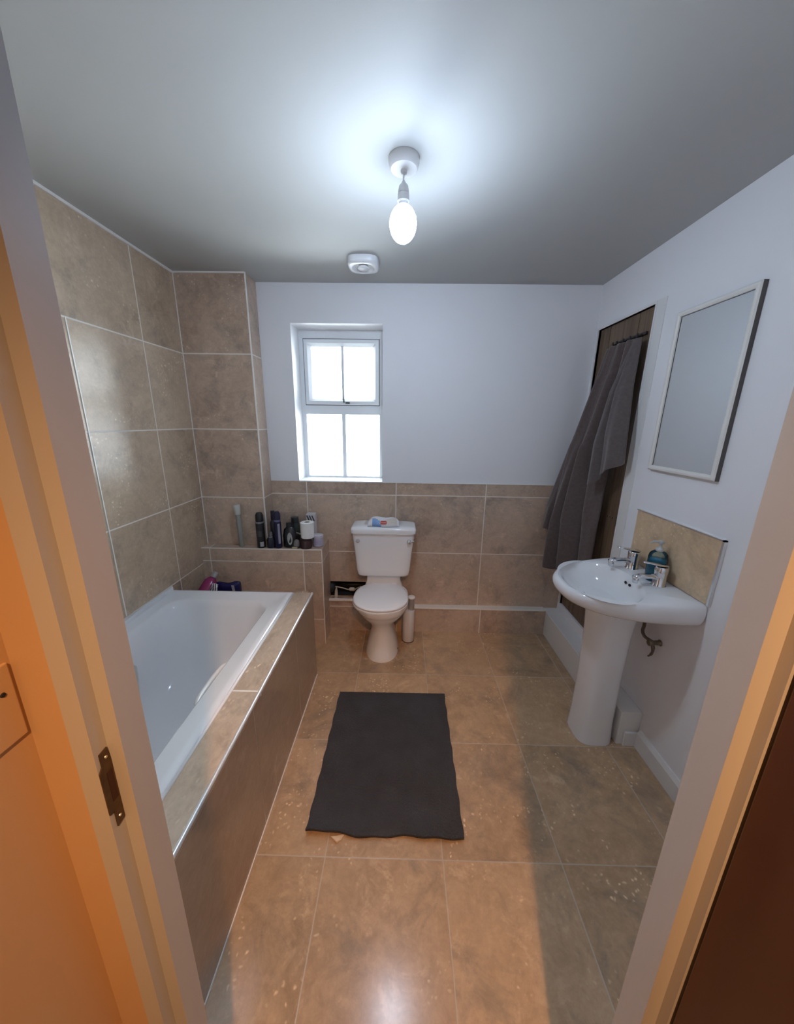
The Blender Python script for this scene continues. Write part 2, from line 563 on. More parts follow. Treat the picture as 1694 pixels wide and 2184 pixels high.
d1 = bpy.data.objects.new('door_1', None); COL.objects.link(d1); d1.location = (0, 0.34, 0); struct(d1)
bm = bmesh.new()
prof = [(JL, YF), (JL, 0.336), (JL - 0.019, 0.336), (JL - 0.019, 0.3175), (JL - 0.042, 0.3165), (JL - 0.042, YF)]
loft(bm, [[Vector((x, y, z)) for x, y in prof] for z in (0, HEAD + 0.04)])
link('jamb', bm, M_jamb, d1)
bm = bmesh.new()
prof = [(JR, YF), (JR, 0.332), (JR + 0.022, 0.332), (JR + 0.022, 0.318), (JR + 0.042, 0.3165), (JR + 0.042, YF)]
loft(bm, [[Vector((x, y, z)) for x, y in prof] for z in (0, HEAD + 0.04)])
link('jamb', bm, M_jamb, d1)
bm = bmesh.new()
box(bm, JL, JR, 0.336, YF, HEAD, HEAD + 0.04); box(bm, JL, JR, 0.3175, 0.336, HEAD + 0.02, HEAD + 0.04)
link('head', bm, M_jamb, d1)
# latch keeper on the left jamb
SX = JL - 0.0186
bm = bmesh.new()
out = [(0.3335, 1.228), (0.3355, 1.208), (0.3355, 1.112), (0.324, 1.110), (0.324, 1.136), (0.3178, 1.137), (0.3178, 1.203), (0.3225, 1.209), (0.3225, 1.227)]
loft(bm, [[Vector((x, y, z)) for y, z in out] for x in (SX - 0.002, SX + 0.0012)])
sp = link('strike_plate', bm, plain('worn_brass', (0.13, 0.085, 0.05), 0.42, 0.7, vary=0.4, vscale=120), d1, label='worn metal strike plate')
bm = bmesh.new(); box(bm, SX, SX + 0.0016, 0.3255, 0.3335, 1.150, 1.195)
link('keep_hole', bm, plain('keep_hole_dark', (0.05, 0.015, 0.006), 0.7), sp)
bm = bmesh.new()
for z in (1.217, 1.122):
    lathe(bm, [(0.0022, 0), (0.0018, 0.001)], (SX + 0.001, 0.3295, z), 10, 'X')
link('screw', bm, M_trim, sp)
# door leaf swung open into the hall on the right
bm = bbox_(JR + 0.024, JR + 0.064, -0.42, 0.314, 0.008, HEAD + 0.012, 0.002)
link('door_leaf', bm, M_wood, d1, label='dark brown door leaf')

# ------------------------------------------------------------------ WINDOW
w1 = bpy.data.objects.new('window_1', None); COL.objects.link(w1); w1.location = (-0.45, 2.62, WZ0); struct(w1)
FY0, FY1 = 2.675, 2.735
FX0, FX1 = WX0, WX1
TR0, TR1 = 1.668, 1.732     # transom
def frame_bars(bm, x0, x1, z0, z1, t, y0, y1, tb=None, tt=None):
    tb = t if tb is None else tb; tt = t if tt is None else tt
    box(bm, x0, x0 + t, y0, y1, z0, z1); box(bm, x1 - t, x1, y0, y1, z0, z1)
    box(bm, x0 + t, x1 - t, y0, y1, z0, z0 + tb); box(bm, x0 + t, x1 - t, y0, y1, z1 - tt, z1)
def frame_prof(bm, x0, x1, z0, z1, prof):
    loft(bm, [[Vector((x0 + i, y, z0 + i)), Vector((x1 - i, y, z0 + i)), Vector((x1 - i, y, z1 - i)), Vector((x0 + i, y, z1 - i))] for i, y in prof], False, False)
bm = bmesh.new()
frame_bars(bm, FX0, FX1, WZ0, WZ1, 0.032, FY0, FY1, 0.016, 0.055)
box(bm, FX0 + 0.03, FX1 - 0.03, FY0, FY1, TR0, TR1)
link('frame', bm, M_upvc, w1)
bm = bmesh.new()
frame_prof(bm, FX0 + 0.034, FX1 - 0.034, TR1 + 0.004, WZ1 - 0.059, [(0.0, FY1 - 0.01), (0.0, FY0 - 0.006), (0.006, FY0 - 0.012), (0.026, FY0 - 0.012), (0.045, FY0 + 0.026), (0.045, FY1 - 0.01), (0.0, FY1 - 0.01)])
sash = link('sash', bm, M_upvc, w1)
bm = bmesh.new(); frame_bars(bm, FX0 + 0.030, FX1 - 0.030, TR1, WZ1 - 0.055, 0.006, FY0 - 0.002, FY0 + 0.004)
link('seal', bm, M_rubber, w1, label='thin dark rubber seal')
cx = -0.4455
bm = bmesh.new(); box(bm, cx - 0.009, cx + 0.009, FY0 + 0.012, FY0 + 0.03, TR1 + 0.045, WZ1 - 0.1)
link('glazing_bar', bm, M_upvc, sash)
bm = bmesh.new(); box(bm, cx - 0.014, cx + 0.014, FY0 + 0.005, FY0 + 0.035, WZ0 + 0.016, TR0)
link('glazing_bar', bm, M_upvc, w1)
bm = bmesh.new(); box(bm, FX0 + 0.07, FX1 - 0.07, FY0 + 0.03, FY0 + 0.034, TR1 + 0.045, WZ1 - 0.1)
link('pane', bm, M_pane, sash)
bm = bmesh.new(); box(bm, FX0 + 0.03, FX1 - 0.03, FY0 + 0.036, FY0 + 0.04, WZ0 + 0.016, TR0)
link('pane', bm, M_pane, w1)
bm = bmesh.new(); tube(bm, [(cx + 0.004, FY0 - 0.016, 1.87), (cx + 0.006, FY0 - 0.02, 1.80), (cx + 0.008, FY0 - 0.018, 1.752)], [0.0015, 0.003, 0.005], 8)
box(bm, cx + 0.02, cx + 0.05, FY0 - 0.02, FY0 - 0.01, 1.745, 1.755)
link('window_handle', bm, plain('dark_handle', (0.05, 0.06, 0.06), 0.4), sash, label='small dark window catch')
bm = bmesh.new(); box(bm, WX0 - 0.0, WX1 + 0.0, YB - 0.002, FY0, WZ0 - 0.004, WZ0 + 0.004)
link('window_sill', bm, M_upvc, w1)

# ------------------------------------------------------------------ BATH
bath = thing('bathtub', 'white built-in bathtub with a tiled side panel and ledge along the left wall', 'bathtub', (-0.97, 1.15, 0))
BY0, BY1 = 0.38, 1.93
def rr(x0, x1, y0, y1, z, r, n=8):
    pts = []
    for (cx_, cy_, a0) in ((x1 - r, y1 - r, 0), (x0 + r, y1 - r, 90), (x0 + r, y0 + r, 180), (x1 - r, y0 + r, 270)):
        for i in range(n + 1):
            a = math.radians(a0 + 90 * i / n)
            pts.append(Vector((cx_ + r * math.cos(a), cy_ + r * math.sin(a), z)))
    return pts
RX1 = -0.657
bm = bmesh.new()
rings = [rr(XL + 0.002, RX1, BY0, BY1 - 0.015, 0.57, 0.004),
         rr(XL + 0.002, RX1, BY0, BY1 - 0.015, 0.600, 0.006),
         rr(XL + 0.003, RX1 - 0.004, BY0 + 0.003, BY1 - 0.018, 0.6035, 0.007),
         rr(XL + 0.012, RX1 - 0.030, BY0 + 0.012, BY1 - 0.03, 0.6035, 0.012),
         rr(XL + 0.016, RX1 - 0.036, BY0 + 0.016, BY1 - 0.036, 0.600, 0.014),
         rr(XL + 0.060, RX1 - 0.088, BY0 + 0.05, BY1 - 0.105, 0.598, 0.10),
         rr(XL + 0.072, RX1 - 0.098, BY0 + 0.06, BY1 - 0.118, 0.590, 0.11),
         rr(XL + 0.082, RX1 - 0.106, BY0 + 0.07, BY1 - 0.135, 0.565, 0.12),
         rr(XL + 0.100, RX1 - 0.122, BY0 + 0.09, BY1 - 0.20, 0.42, 0.13),
         rr(XL + 0.118, RX1 - 0.138, BY0 + 0.11, BY1 - 0.27, 0.27, 0.13),
         rr(XL + 0.140, RX1 - 0.158, BY0 + 0.14, BY1 - 0.33, 0.205, 0.12),
         rr(XL + 0.19, RX1 - 0.20, BY0 + 0.2, BY1 - 0.41, 0.175, 0.10),
         rr(XL + 0.30, RX1 - 0.30, BY0 + 0.4, BY1 - 0.60, 0.170, 0.04)]
loft(bm, rings, False, True)
o = link('tub', bm, M_acrylic, bath, smooth=True)
shade_auto(o, 50)
bm = bmesh.new()
box(bm, XL + 0.002, XL + 0.012, BY0, BY1 - 0.02, 0.598, 0.632)
bmesh.ops.bevel(bm, geom=bm.edges[:], offset=0.004, segments=2, affect='EDGES')
link('upstand', bm, M_acrylic, bath)
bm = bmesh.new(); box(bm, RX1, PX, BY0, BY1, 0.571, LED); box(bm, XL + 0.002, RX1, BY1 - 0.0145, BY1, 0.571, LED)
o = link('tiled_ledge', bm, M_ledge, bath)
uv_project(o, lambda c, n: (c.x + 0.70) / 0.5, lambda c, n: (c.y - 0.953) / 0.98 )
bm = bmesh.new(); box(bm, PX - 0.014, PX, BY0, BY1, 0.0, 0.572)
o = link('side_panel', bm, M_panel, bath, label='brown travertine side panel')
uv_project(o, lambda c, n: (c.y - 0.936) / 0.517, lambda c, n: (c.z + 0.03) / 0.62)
bm = bmesh.new(); loft(bm, [[Vector((PX - 0.004 + 0.0075 * math.cos(a), y, LED - 0.004 + 0.0075 * math.sin(a))) for a in [2 * math.pi * k / 16 for k in range(16)]] for y in (BY0, BY1)])
shade_auto(link('edge_trim', bm, plain('polished_trim', (0.92, 0.92, 0.90), 0.28, 0.6), bath, label='shiny metal edge trim'), 50)
bm = bmesh.new(); box(bm, PX - 0.001, PX + 0.004, BY0, BY1, 0, 0.006)
link('sealant', bm, M_grout, bath)
bm = bmesh.new(); loft(bm, [[Vector((RX1 + 0.001 + 0.007 * math.cos(a), y, LED + 0.0055 * math.sin(a))) for a in [2 * math.pi * k / 12 for k in range(12)]] for y in (BY0, BY1 - 0.0146)])
link('sealant', bm, plain('white_silicone', (0.85, 0.85, 0.84), 0.25), bath, smooth=True)
# hand grip on the near inner side
gx = RX1 - 0.108
bm = bmesh.new(); tube(bm, smooth_path([(gx - 0.004, 1.35, 0.53), (gx - 0.035, 1.325, 0.535), (gx - 0.045, 1.24, 0.528), (gx - 0.035, 1.13, 0.532), (gx - 0.002, 1.10, 0.53)], 6), 0.011, 10)
link('hand_grip', bm, plain('grip_plastic', (0.82, 0.80, 0.76), 0.25), bath, smooth=True)

# ------------------------------------------------------------------ TOILET
TX = -0.126
wc = thing('toilet', 'white close-coupled toilet with its lid down against the tiled back wall', 'toilet', (TX, 2.22, 0))
bm = bmesh.new()
def pan_ring(z, hw, yf, yb, ef=2.2, eb=3.2, n=48):
    ym = yf + (yb - yf) * 0.5
    return sring(TX, ym, z, hw, ym - yf, ef, n, yb - ym, eb)
secs = [(0.0, .118, 2.058, 2.40), (0.03, .113, 2.062, 2.40), (0.09, .099, 2.072, 2.40), (0.15, .084, 2.085, 2.41), (0.20, .078, 2.09, 2.42),
        (0.245, .088, 2.085, 2.43), (0.285, .115, 2.06, 2.44), (0.32, .145, 2.03, 2.44), (0.35, .165, 2.008, 2.44), (0.372, .174, 1.998, 2.44), (0.378, .182, 1.990, 2.44), (0.405, .186, 1.985, 2.44), (0.415, .184, 1.987, 2.438)]
loft(bm, [pan_ring(*s) for s in secs])
o = link('pan', bm, M_ceramic, wc, smooth=True); shade_auto(o, 60)
bm = bmesh.new()
loft(bm, [sring(TX, 2.39, z, hx, yf, 5, 32, 0.09) for z, hx, yf in ((0.40, .15, .05), (0.44, .135, .045), (0.47, .126, .035), (0.525, .122, .02))])
o = link('shelf', bm, M_ceramic, wc, smooth=True); shade_auto(o, 50)
bm = bmesh.new()
def seat_ring(z, hw, yf, yb=2.365, n=48):
    ym = 2.155
    return sring(TX - 0.008, ym, z, hw, ym - yf, 2.15, n, yb - ym, 2.6)
loft(bm, [seat_ring(.416, .186, 1.981), seat_ring(.418, .190, 1.977), seat_ring(.430, .191, 1.976), seat_ring(.433, .188, 1.979)])
o = link('seat', bm, M_ceramic, wc, smooth=True); shade_auto(o, 40)
bm = bmesh.new()
loft(bm, [seat_ring(.434, .180, 1.986), seat_ring(.437, .188, 1.978), seat_ring(.447, .190, 1.976), seat_ring(.453, .186, 1.981), seat_ring(.456, .17, 2.0, 2.35), seat_ring(.457, .10, 2.07, 2.30)])
o = link('lid', bm, M_ceramic, wc, smooth=True); shade_auto(o, 50)
for s in (-1, 1):
    bm = bmesh.new()
    lathe(bm, [(0.012, -0.022), (0.014, -0.02), (0.014, 0.02), (0.012, 0.022)], (TX + s * 0.075, 2.362, 0.452), 14, 'X')
    link('hinge', bm, M_ceramic, wc, smooth=True)
bm = bmesh.new()
def cist(z, hw, yf, yb=2.488, e=9):
    ym = (yf + yb) / 2
    return sring(TX, ym, z, hw, ym - yf, e, 56)
loft(bm, [cist(.531, .165, 2.32), cist(.534, .176, 2.313), cist(.545, .186, 2.306), cist(.58, .193, 2.302), cist(.72, .206, 2.300), cist(.858, .221, 2.298)])
o = link('cistern', bm, M_ceramic, wc, smooth=True); shade_auto(o, 60)
bm = bmesh.new()
loft(bm, [cist(.859, .222, 2.295), cist(.861, .229, 2.288), cist(.885, .231, 2.286), cist(.898, .227, 2.290), cist(.904, .218, 2.30), cist(.905, .15, 2.35)])
o = link('cistern_lid', bm, M_ceramic, wc, smooth=True); shade_auto(o, 60)
bm = bmesh.new(); lathe(bm, [(0.014, 0.0), (0.014, -0.005), (0.010, -0.009), (0.0, -0.010)], (-0.305, 2.298, 0.808), 18, 'Y')
link('blanking_plug', bm, plain('grey_plug', (0.5, 0.5, 0.52), 0.3), wc, smooth=True)
bm = bmesh.new(); lathe(bm, [(0.016, 0.002), (0.016, -0.008), (0.012, -0.014), (0.0, -0.016)], (0.055, 2.298, 0.806), 18, 'Y')
tube(bm, [(0.056, 2.284, 0.806), (0.066, 2.276, 0.811), (0.084, 2.274, 0.817), (0.094, 2.276, 0.820)], [0.006, 0.006, 0.007, 0.006], 10)
link('flush_lever', bm, M_chrome, wc, smooth=True, label='chrome flush lever')
bm = bmesh.new(); lathe(bm, [(0.007, 0), (0.006, 0.004)], (TX + 0.113, 2.16, 0.045), 12, 'X')
link('fixing_hole', bm, M_black, wc)

# ------------------------------------------------------------------ BASIN
BYC = 1.55
ba = thing('pedestal_basin', 'white pedestal washbasin with two chrome taps against the right wall', 'washbasin', (1.05, BYC, 0))
def bring(z, ax, ay, x1=XR - 0.004, e=2.35, n=64, xc=None):
    """half superellipse bulging towards -X from the wall"""
    pts = []
    for i in range(n):
        t = math.pi * i / (n - 1)
        c, s = math.cos(t), math.sin(t)
        y = ay * math.copysign(abs(c) ** (2 / e), c)
        x = -ax * abs(s) ** (2 / e)
        pts.append(Vector((x1 + x, BYC + y, z)))
    return pts
def tilt(r, k=0.062):
    return [Vector((p.x, p.y, p.z + k * (p.x - 0.77) )) for p in r]
bm = bmesh.new()
def bowl(z, a, b_, cx_=0.985):
    pts = []
    n = 64
    for i in range(n):
        t = math.pi * 2 * i / n + math.pi / 2
        # go same direction as bring: start at +Y wall corner, sweep through -X, end at -Y
        c, s = math.cos(t - math.pi / 2), math.sin(t - math.pi / 2)
        pts.append(Vector((cx_ - a * s, BYC + b_ * c, z)))
    return pts
def full(r, nb=32):
    """close a half ring with points along the wall"""
    a, b_ = r[-1], r[0]
    return r + [a.lerp(b_, (i + 1) / (nb + 1)) for i in range(nb)]
NB = 32
outer = [(0.760, .26, .13, 0), (0.774, .33, .175, 0), (0.790, .39, .212, 0), (0.805, .432, .240, 0.002), (0.820, .462, .258, 0.006), (0.836, .477, .268, 0.014), (0.852, .484, .272, 0.026), (0.866, .485, .272, 0.040), (0.877, .480, .269, 0.052), (0.884, .472, .263, 0.060), (0.887, .462, .255, 0.062)]
rings = [full(tilt(bring(z, a, b_), k), NB) for z, a, b_, k in outer]
# inner bowl rings: same vertex count, param matched by angle
nT = 64 + NB
def bowl_ring(z, cx_, a, b_, k=0.0):
    pts = []
    ref = rings[-1]
    for p in ref:
        ang = math.atan2(p.y - BYC, p.x - cx_)
        pts.append(Vector((cx_ + a * math.cos(ang), BYC + b_ * math.sin(ang), z + k * (p.x - 0.77))))
    return pts
rings.append(bowl_ring(0.8865, 0.953, .166, .238, 0.055))
rings.append(bowl_ring(0.8855, 0.954, .161, .232, 0.054))
rings.append(bowl_ring(0.882, 0.955, .156, .226, 0.052))
rings.append(bowl_ring(0.874, 0.957, .150, .219, 0.047))
rings.append(bowl_ring(0.862, 0.959, .144, .210, 0.038))
rings.append(bowl_ring(0.845, 0.96, .136, .197, 0.03))
rings.append(bowl_ring(0.81, 0.965, .11, .155, 0.0))
rings.append(bowl_ring(0.788, 0.97, .065, .09, 0.0))
rings.append(bowl_ring(0.783, 0.97, .022, .022, 0.0))
loft(bm, rings, True, True)
bn = link('basin', bm, M_ceramic, ba, smooth=True); shade_auto(bn, 55)
bm = bmesh.new()
def ped(z, ax, ay, cx_=1.042):
    return sring(cx_, BYC + 0.0, z, ax, ay, 3.2, 40)
loft(bm, [ped(0, .094, .094), ped(0.02, .093, .092), ped(.12, .089, .086), ped(.35, .088, .084), ped(.62, .092, .09), ped(.74, .10, .10), ped(.80, .115, .115)])
o = link('pedestal', bm, M_ceramic, ba, smooth=True); shade_auto(o, 60)
def tap(y, zt):
    x = 1.182
    K = 1.28
    z0 = zt
    t = bmesh.new()
    lathe(t, [(0.027 * K, 0.0), (0.027 * K, 0.004), (0.021 * K, 0.012), (0.0195 * K, 0.055), (0.0205 * K, 0.070), (0.0215 * K, 0.092), (0.018 * K, 0.098), (0.0, 0.099)], (x, y, z0), 24)
    b_ = link('tap', t, M_chrome, ba, smooth=True, label='chrome basin tap'); shade_auto(b_, 45)
    def arm(name, rows):
        t = bmesh.new()
        loft(t, [[Vector((x - d, y + hw * math.cos(k * math.pi / 6), z0 + zc + hh * math.sin(k * math.pi / 6))) for k in range(12)] for d, hw, zc, hh in rows])
        return t
    t = arm('spout', ((0.010, .017, .044, .015), (0.05, .016, .052, .012), (0.09, .015, .050, .011), (0.118, .014, .044, .010)))
    lathe(t, [(0.012, -0.014), (0.013, 0.0), (0.012, 0.014)], (x - 0.108, y, z0 + 0.032), 14)
    link('spout', t, M_chrome, b_, smooth=True)
    t = arm('lever', ((-0.018, .018, .102, .006), (0.022, .016, .107, .006), (0.06, .011, .114, .0045), (0.085, .008, .118, .0035)))
    link('lever', t, M_chrome, b_, smooth=True)
tap(1.662, 0.906); tap(1.470, 0.906)
bm = bmesh.new()
for y in (1.565, 1.535):
    lathe(bm, [(0.007, 0.0), (0.0065, -0.004)], (1.100, y, 0.878), 12, 'X')
link('overflow', bm, M_black, ba)
bm = bmesh.new(); lathe(bm, [(0.022, 0.0), (0.020, 0.003), (0.0, 0.004)], (0.97, BYC, 0.783), 20)
link('plug_hole', bm, M_chrome, ba)
# supply hose and isolating valve under the basin
bm = bmesh.new(); tube(bm, smooth_path([(1.165, 1.49, 0.775), (1.17, 1.485, 0.70), (1.180, 1.50, 0.655), (1.195, 1.497, 0.625), (1.215, 1.475, 0.615)], 6), 0.0075, 10)
hs = link('supply_hose', bm, plain('braided_hose', (0.16, 0.13, 0.10), 0.4, 0.6, bump=0.4, bscale=400), ba, smooth=True, label='dull braided hose')
bm = bmesh.new(); lathe(bm, [(0.011, -0.02), (0.015, -0.018), (0.015, 0.0), (0.011, 0.002), (0.012, 0.035), (0.016, 0.036)], (1.213, 1.468, 0.612), 14, 'X')
link('valve', bm, plain('aged_brass', (0.22, 0.18, 0.13), 0.35, 0.8), hs, smooth=True)
bm = bmesh.new(); tube(bm, smooth_path([(1.215, 1.465, 0.60), (1.213, 1.455, 0.58), (1.213, 1.46, 0.555), (1.21, 1.472, 0.535)], 5), [0.008] * 6 + [0.006] * 6 + [0.004] * 4, 8)
link('drain_tail', bm, plain('tail_metal', (0.16, 0.12, 0.09), 0.45, 0.6), hs, smooth=True)

# splashback tile
bm = bmesh.new(); box(bm, XR - 0.011, XR, 1.281, 1.776, 0.920, 1.192)
sb = tag(link('splashback_tile', bm, [tile_mat('travertine_splash', 0.8, 0.8, (0.72, 0.56, 0.38), (0.56, 0.40, 0.25), stain=0.4, pits=0.5, seed=23.0)], origin=(XR, 1.53, 0.915)),
         'beige travertine splashback tile on the right wall behind the basin taps', 'splashback')
uv_project(sb, lambda c, n: (c.y - 1.2) / 0.8, lambda c, n: (c.z - 0.85) / 0.8)
bm = bmesh.new(); box(bm, XR - 0.013, XR, 1.272, 1.781, 1.191, 1.197); box(bm, XR - 0.013, XR, 1.272, 1.281, 0.915, 1.197)
e_ = link('edge_trim', bm, M_trim, sb)
e_.data.transform(Matrix.Translation(Vector((0, 0, 0))))

# ------------------------------------------------------------------ MIRROR
MY0, MY1, MZ0, MZ1 = 1.372, 1.756, 1.409, 2.112
mr = thing('wall_mirror', 'rectangular mirror in a slim white frame on the right wall above the basin', 'mirror', (XR, 1.564, MZ0))
bm = bmesh.new()
def fr_ring(x, ins):
    return [Vector((x, MY0 + ins, MZ0 + ins)), Vector((x, MY1 - ins, MZ0 + ins)), Vector((x, MY1 - ins, MZ1 - ins)), Vector((x, MY0 + ins, MZ1 - ins))]
loft(bm, [fr_ring(XR - 0.0005, 0), fr_ring(XR - 0.018, 0), fr_ring(XR - 0.024, 0.004), fr_ring(XR - 0.025, 0.012), fr_ring(XR - 0.021, 0.021), fr_ring(XR - 0.012, 0.023)], False, False)
fm = link('frame', bm, [plain('frame_white', (0.80, 0.78, 0.74), 0.4), plain('frame_side', (0.10, 0.09, 0.085), 0.6)], mr)
for p in fm.data.polygons:
    if abs(p.normal.x) < 0.3 and p.area > 0.004 and max(fm.data.vertices[v].co.x for v in p.vertices) > -0.002: p.material_index = 1
bm = bmesh.new(); box(bm, XR - 0.014, XR - 0.002, MY0 + 0.02, MY1 - 0.02, MZ0 + 0.02, MZ1 - 0.02)
link('mirror_glass', bm, plain('silvered_glass', (0.72, 0.74, 0.74), 0.03, 1.0), mr, label='silvered mirror glass')
bm = bmesh.new(); frame_bars_ = [(MY0 + .0205, MY0 + .023, MZ0 + .02, MZ1 - .02), (MY1 - .023, MY1 - .0205, MZ0 + .02, MZ1 - .02)]
for a in frame_bars_:
    box(bm, XR - 0.0155, XR - 0.0135, *a)
box(bm, XR - 0.0155, XR - 0.0135, MY0 + .02, MY1 - .02, MZ1 - .023, MZ1 - .0205)
link('edge_seam', bm, M_rubber, mr)

# ------------------------------------------------------------------ CEILING PENDANT
pcx, pcy = -0.012, 1.42
pl = thing('pendant_light', 'white ceiling pendant holding one bare lit bulb', 'ceiling light', (pcx, pcy, H))
bm = bmesh.new(); lathe(bm, [(0.052, 0.0), (0.052, -0.012), (0.048, -0.026), (0.044, -0.031), (0.020, -0.033), (0.011, -0.034), (0.010, -0.042), (0.004, -0.046)], (pcx, pcy, H), 36)
M_plastic = plain('white_plastic', (0.74, 0.74, 0.75), 0.35)
o = link('ceiling_rose', bm, M_plastic, pl, smooth=True); shade_auto(o, 35)
bm = bmesh.new(); tube(bm, [(pcx, pcy, H - 0.044), (pcx - 0.001, pcy, H - 0.055), (pcx - 0.001, pcy, H - 0.072)], 0.0035, 8)
link('flex', bm, M_plastic, pl, smooth=True)
bm = bmesh.new(); lathe(bm, [(0.004, -0.062), (0.007, -0.068), (0.016, -0.078), (0.0185, -0.09), (0.0185, -0.098), (0.017, -0.0985), (0.017, -0.0995), (0.0195, -0.10), (0.0205, -0.122), (0.0185, -0.1225), (0.0185, -0.124), (0.0165, -0.125), (0.0165, -0.134)], (pcx, pcy, H), 24)
o = link('lampholder', bm, M_plastic, pl, smooth=True); shade_auto(o, 35)
bm = bmesh.new(); zc = 2.288; prof = []
for i in range(17):
    t = -math.pi / 2 + math.pi * i / 16
    prof.append((max(0.0006, 0.047 * math.cos(t)), zc - H + 0.058 * math.sin(t)))
lathe(bm, prof, (pcx, pcy, H), 32)
bl = link('bulb', bm, [emit('lit_bulb_' + k, (0.64, 0.79, 1.0), BULB * f) for k, f in (('tip', 1.5), ('side', 1.1), ('upper', 0.08), ('neck', 0.03))], pl, smooth=True, label='glowing white bulb')
for p in bl.data.polygons:
    nz = p.normal.z
    p.material_index = 0 if nz < -0.45 else 1 if nz < 0.25 else 2 if nz < 0.6 else 3

# hall ceiling downlight (above and behind the camera)
hl = thing('hall_ceiling_light', 'warm downlight on the hall ceiling in front of the doorway', 'ceiling light', (0.18, -0.6, H))
bm = bmesh.new(); lathe(bm, [(0.055, 0), (0.055, -0.03), (0.045, -0.032), (0.043, -0.012), (0.0, -0.010)], (0.18, -0.6, H), 28, cap=False)
link('housing', bm, M_plastic, hl, smooth=True)
sl = bpy.data.lights.new('hall_spot', 'SPOT'); sl.energy = HALL; sl.color = HALL_COL; sl.spot_size = math.radians(78); sl.spot_blend = 1.0; sl.shadow_soft_size = 0.035
so = bpy.data.objects.new('hall_spot', sl); COL.objects.link(so); so.parent = hl; so.location = (0, 0, -0.04)
so.rotation_euler = (math.radians(28), 0, math.radians(5))

# ------------------------------------------------------------------ EXTRACTOR VENT
vx, vy = -0.235, 2.19
ev = thing('ceiling_vent', 'white ceiling extractor vent with a round concave grille between bulb and window', 'vent', (vx, vy, H))
bm = bmesh.new()
def vr(z, a, b_, e=3.4):
    return sring(vx, vy, H + z, a, b_, e, 48)
loft(bm, [vr(0, .086, .086), vr(-.022, .086, .086), vr(-.032, .080, .080), vr(-.036, .072, .072, 2.6), vr(-.036, .062, .062, 2.0), vr(-.022, .050, .050, 2.0), vr(-.018, .03, .03, 2.0)])
o = link('housing', bm, M_plastic, ev, smooth=True); shade_auto(o, 40)
bm = bmesh.new(); lathe(bm, [(0.010, -0.016), (0.028, -0.028), (0.033, -0.034), (0.028, -0.039), (0.0, -0.041)], (vx, vy, H), 28)
o = link('centre_disc', bm, M_plastic, ev, smooth=True)

# ------------------------------------------------------------------ BATH MAT
def mat_rug():
    mt, nt, b = new_mat('charcoal_knit')
    tc = N(nt, 'ShaderNodeTexCoord')
    wv = N(nt, 'ShaderNodeTexVoronoi'); wv.inputs['Scale'].default_value = 150
    nt.links.new(tc.outputs['Object'], wv.inputs['Vector'])
    no = N(nt, 'ShaderNodeTexNoise'); no.inputs['Scale'].default_value = 9; no.inputs['Detail'].default_value = 5
    nt.links.new(tc.outputs['Object'], no.inputs['Vector'])
    mx = N(nt, 'ShaderNodeMix', data_type='RGBA')
    mx.inputs[6].default_value = (0.034, 0.036, 0.040, 1); mx.inputs[7].default_value = (0.060, 0.063, 0.072, 1)
    nt.links.new(no.outputs['Fac'], mx.inputs[0]); nt.links.new(mx.outputs[2], b.inputs['Base Color'])
    b.inputs['Roughness'].default_value = 0.95
    bp = N(nt, 'ShaderNodeBump'); bp.inputs['Strength'].default_value = 0.9; bp.inputs['Distance'].default_value = 0.004
    bp.invert = True
    nt.links.new(wv.outputs['Distance'], bp.inputs['Height']); nt.links.new(bp.outputs['Normal'], b.inputs['Normal'])
    return mt
bm = bmesh.new()
cs = [(-0.366, 1.018), (0.273, 1.012), (0.281, 1.777), (-0.360, 1.772)]
nu, nv = 44, 50
G = []
for j in range(nv + 1):
    row = []
    for i in range(nu + 1):
        u, v = i / nu, j / nv
        a = Vector(cs[0]).lerp(Vector(cs[1]), u); b_ = Vector(cs[3]).lerp(Vector(cs[2]), u)
        p = a.lerp(b_, v)
        k = max(0, 1 - v / 0.10)
        wob = 0.004 * math.sin(u * 13) * k + 0.0025 * math.sin(u * 31 + 1)*k
        z = 0.013 + k * k * (0.005 + 0.006 * math.sin(u * 9 + 0.6) + (0.008 if u < 0.3 else 0) * (1 - u / 0.3)) + random.uniform(-.0006, .0006)
        row.append((p.x + 0.002 * math.sin(v * 40), p.y + wob, max(z, 0.008)))
    G.append(row)
top = [[bm.verts.new(p) for p in r] for r in G]
bot = [[bm.verts.new((p[0], p[1], max(0.0015, p[2] - 0.012))) for p in r] for r in G]
for j in range(nv):
    for i in range(nu):
        bm.faces.new((top[j][i], top[j][i + 1], top[j + 1][i + 1], top[j + 1][i]))
        bm.faces.new((bot[j][i], bot[j + 1][i], bot[j + 1][i + 1], bot[j][i + 1]))
for i in range(nu):
    bm.faces.new((top[0][i], bot[0][i], bot[0][i + 1], top[0][i + 1])); bm.faces.new((top[nv][i], top[nv][i + 1], bot[nv][i + 1], bot[nv][i]))
for j in range(nv):
    bm.faces.new((top[j][0], top[j + 1][0], bot[j + 1][0], bot[j][0])); bm.faces.new((top[j][nu], bot[j][nu], bot[j + 1][nu], top[j + 1][nu]))
o = tag(link('bath_mat', bm, mat_rug(), origin=(-0.04, 1.39, 0)), 'dark charcoal rectangular bath mat lying on the tiled floor', 'bath mat')
shade_auto(o, 50)
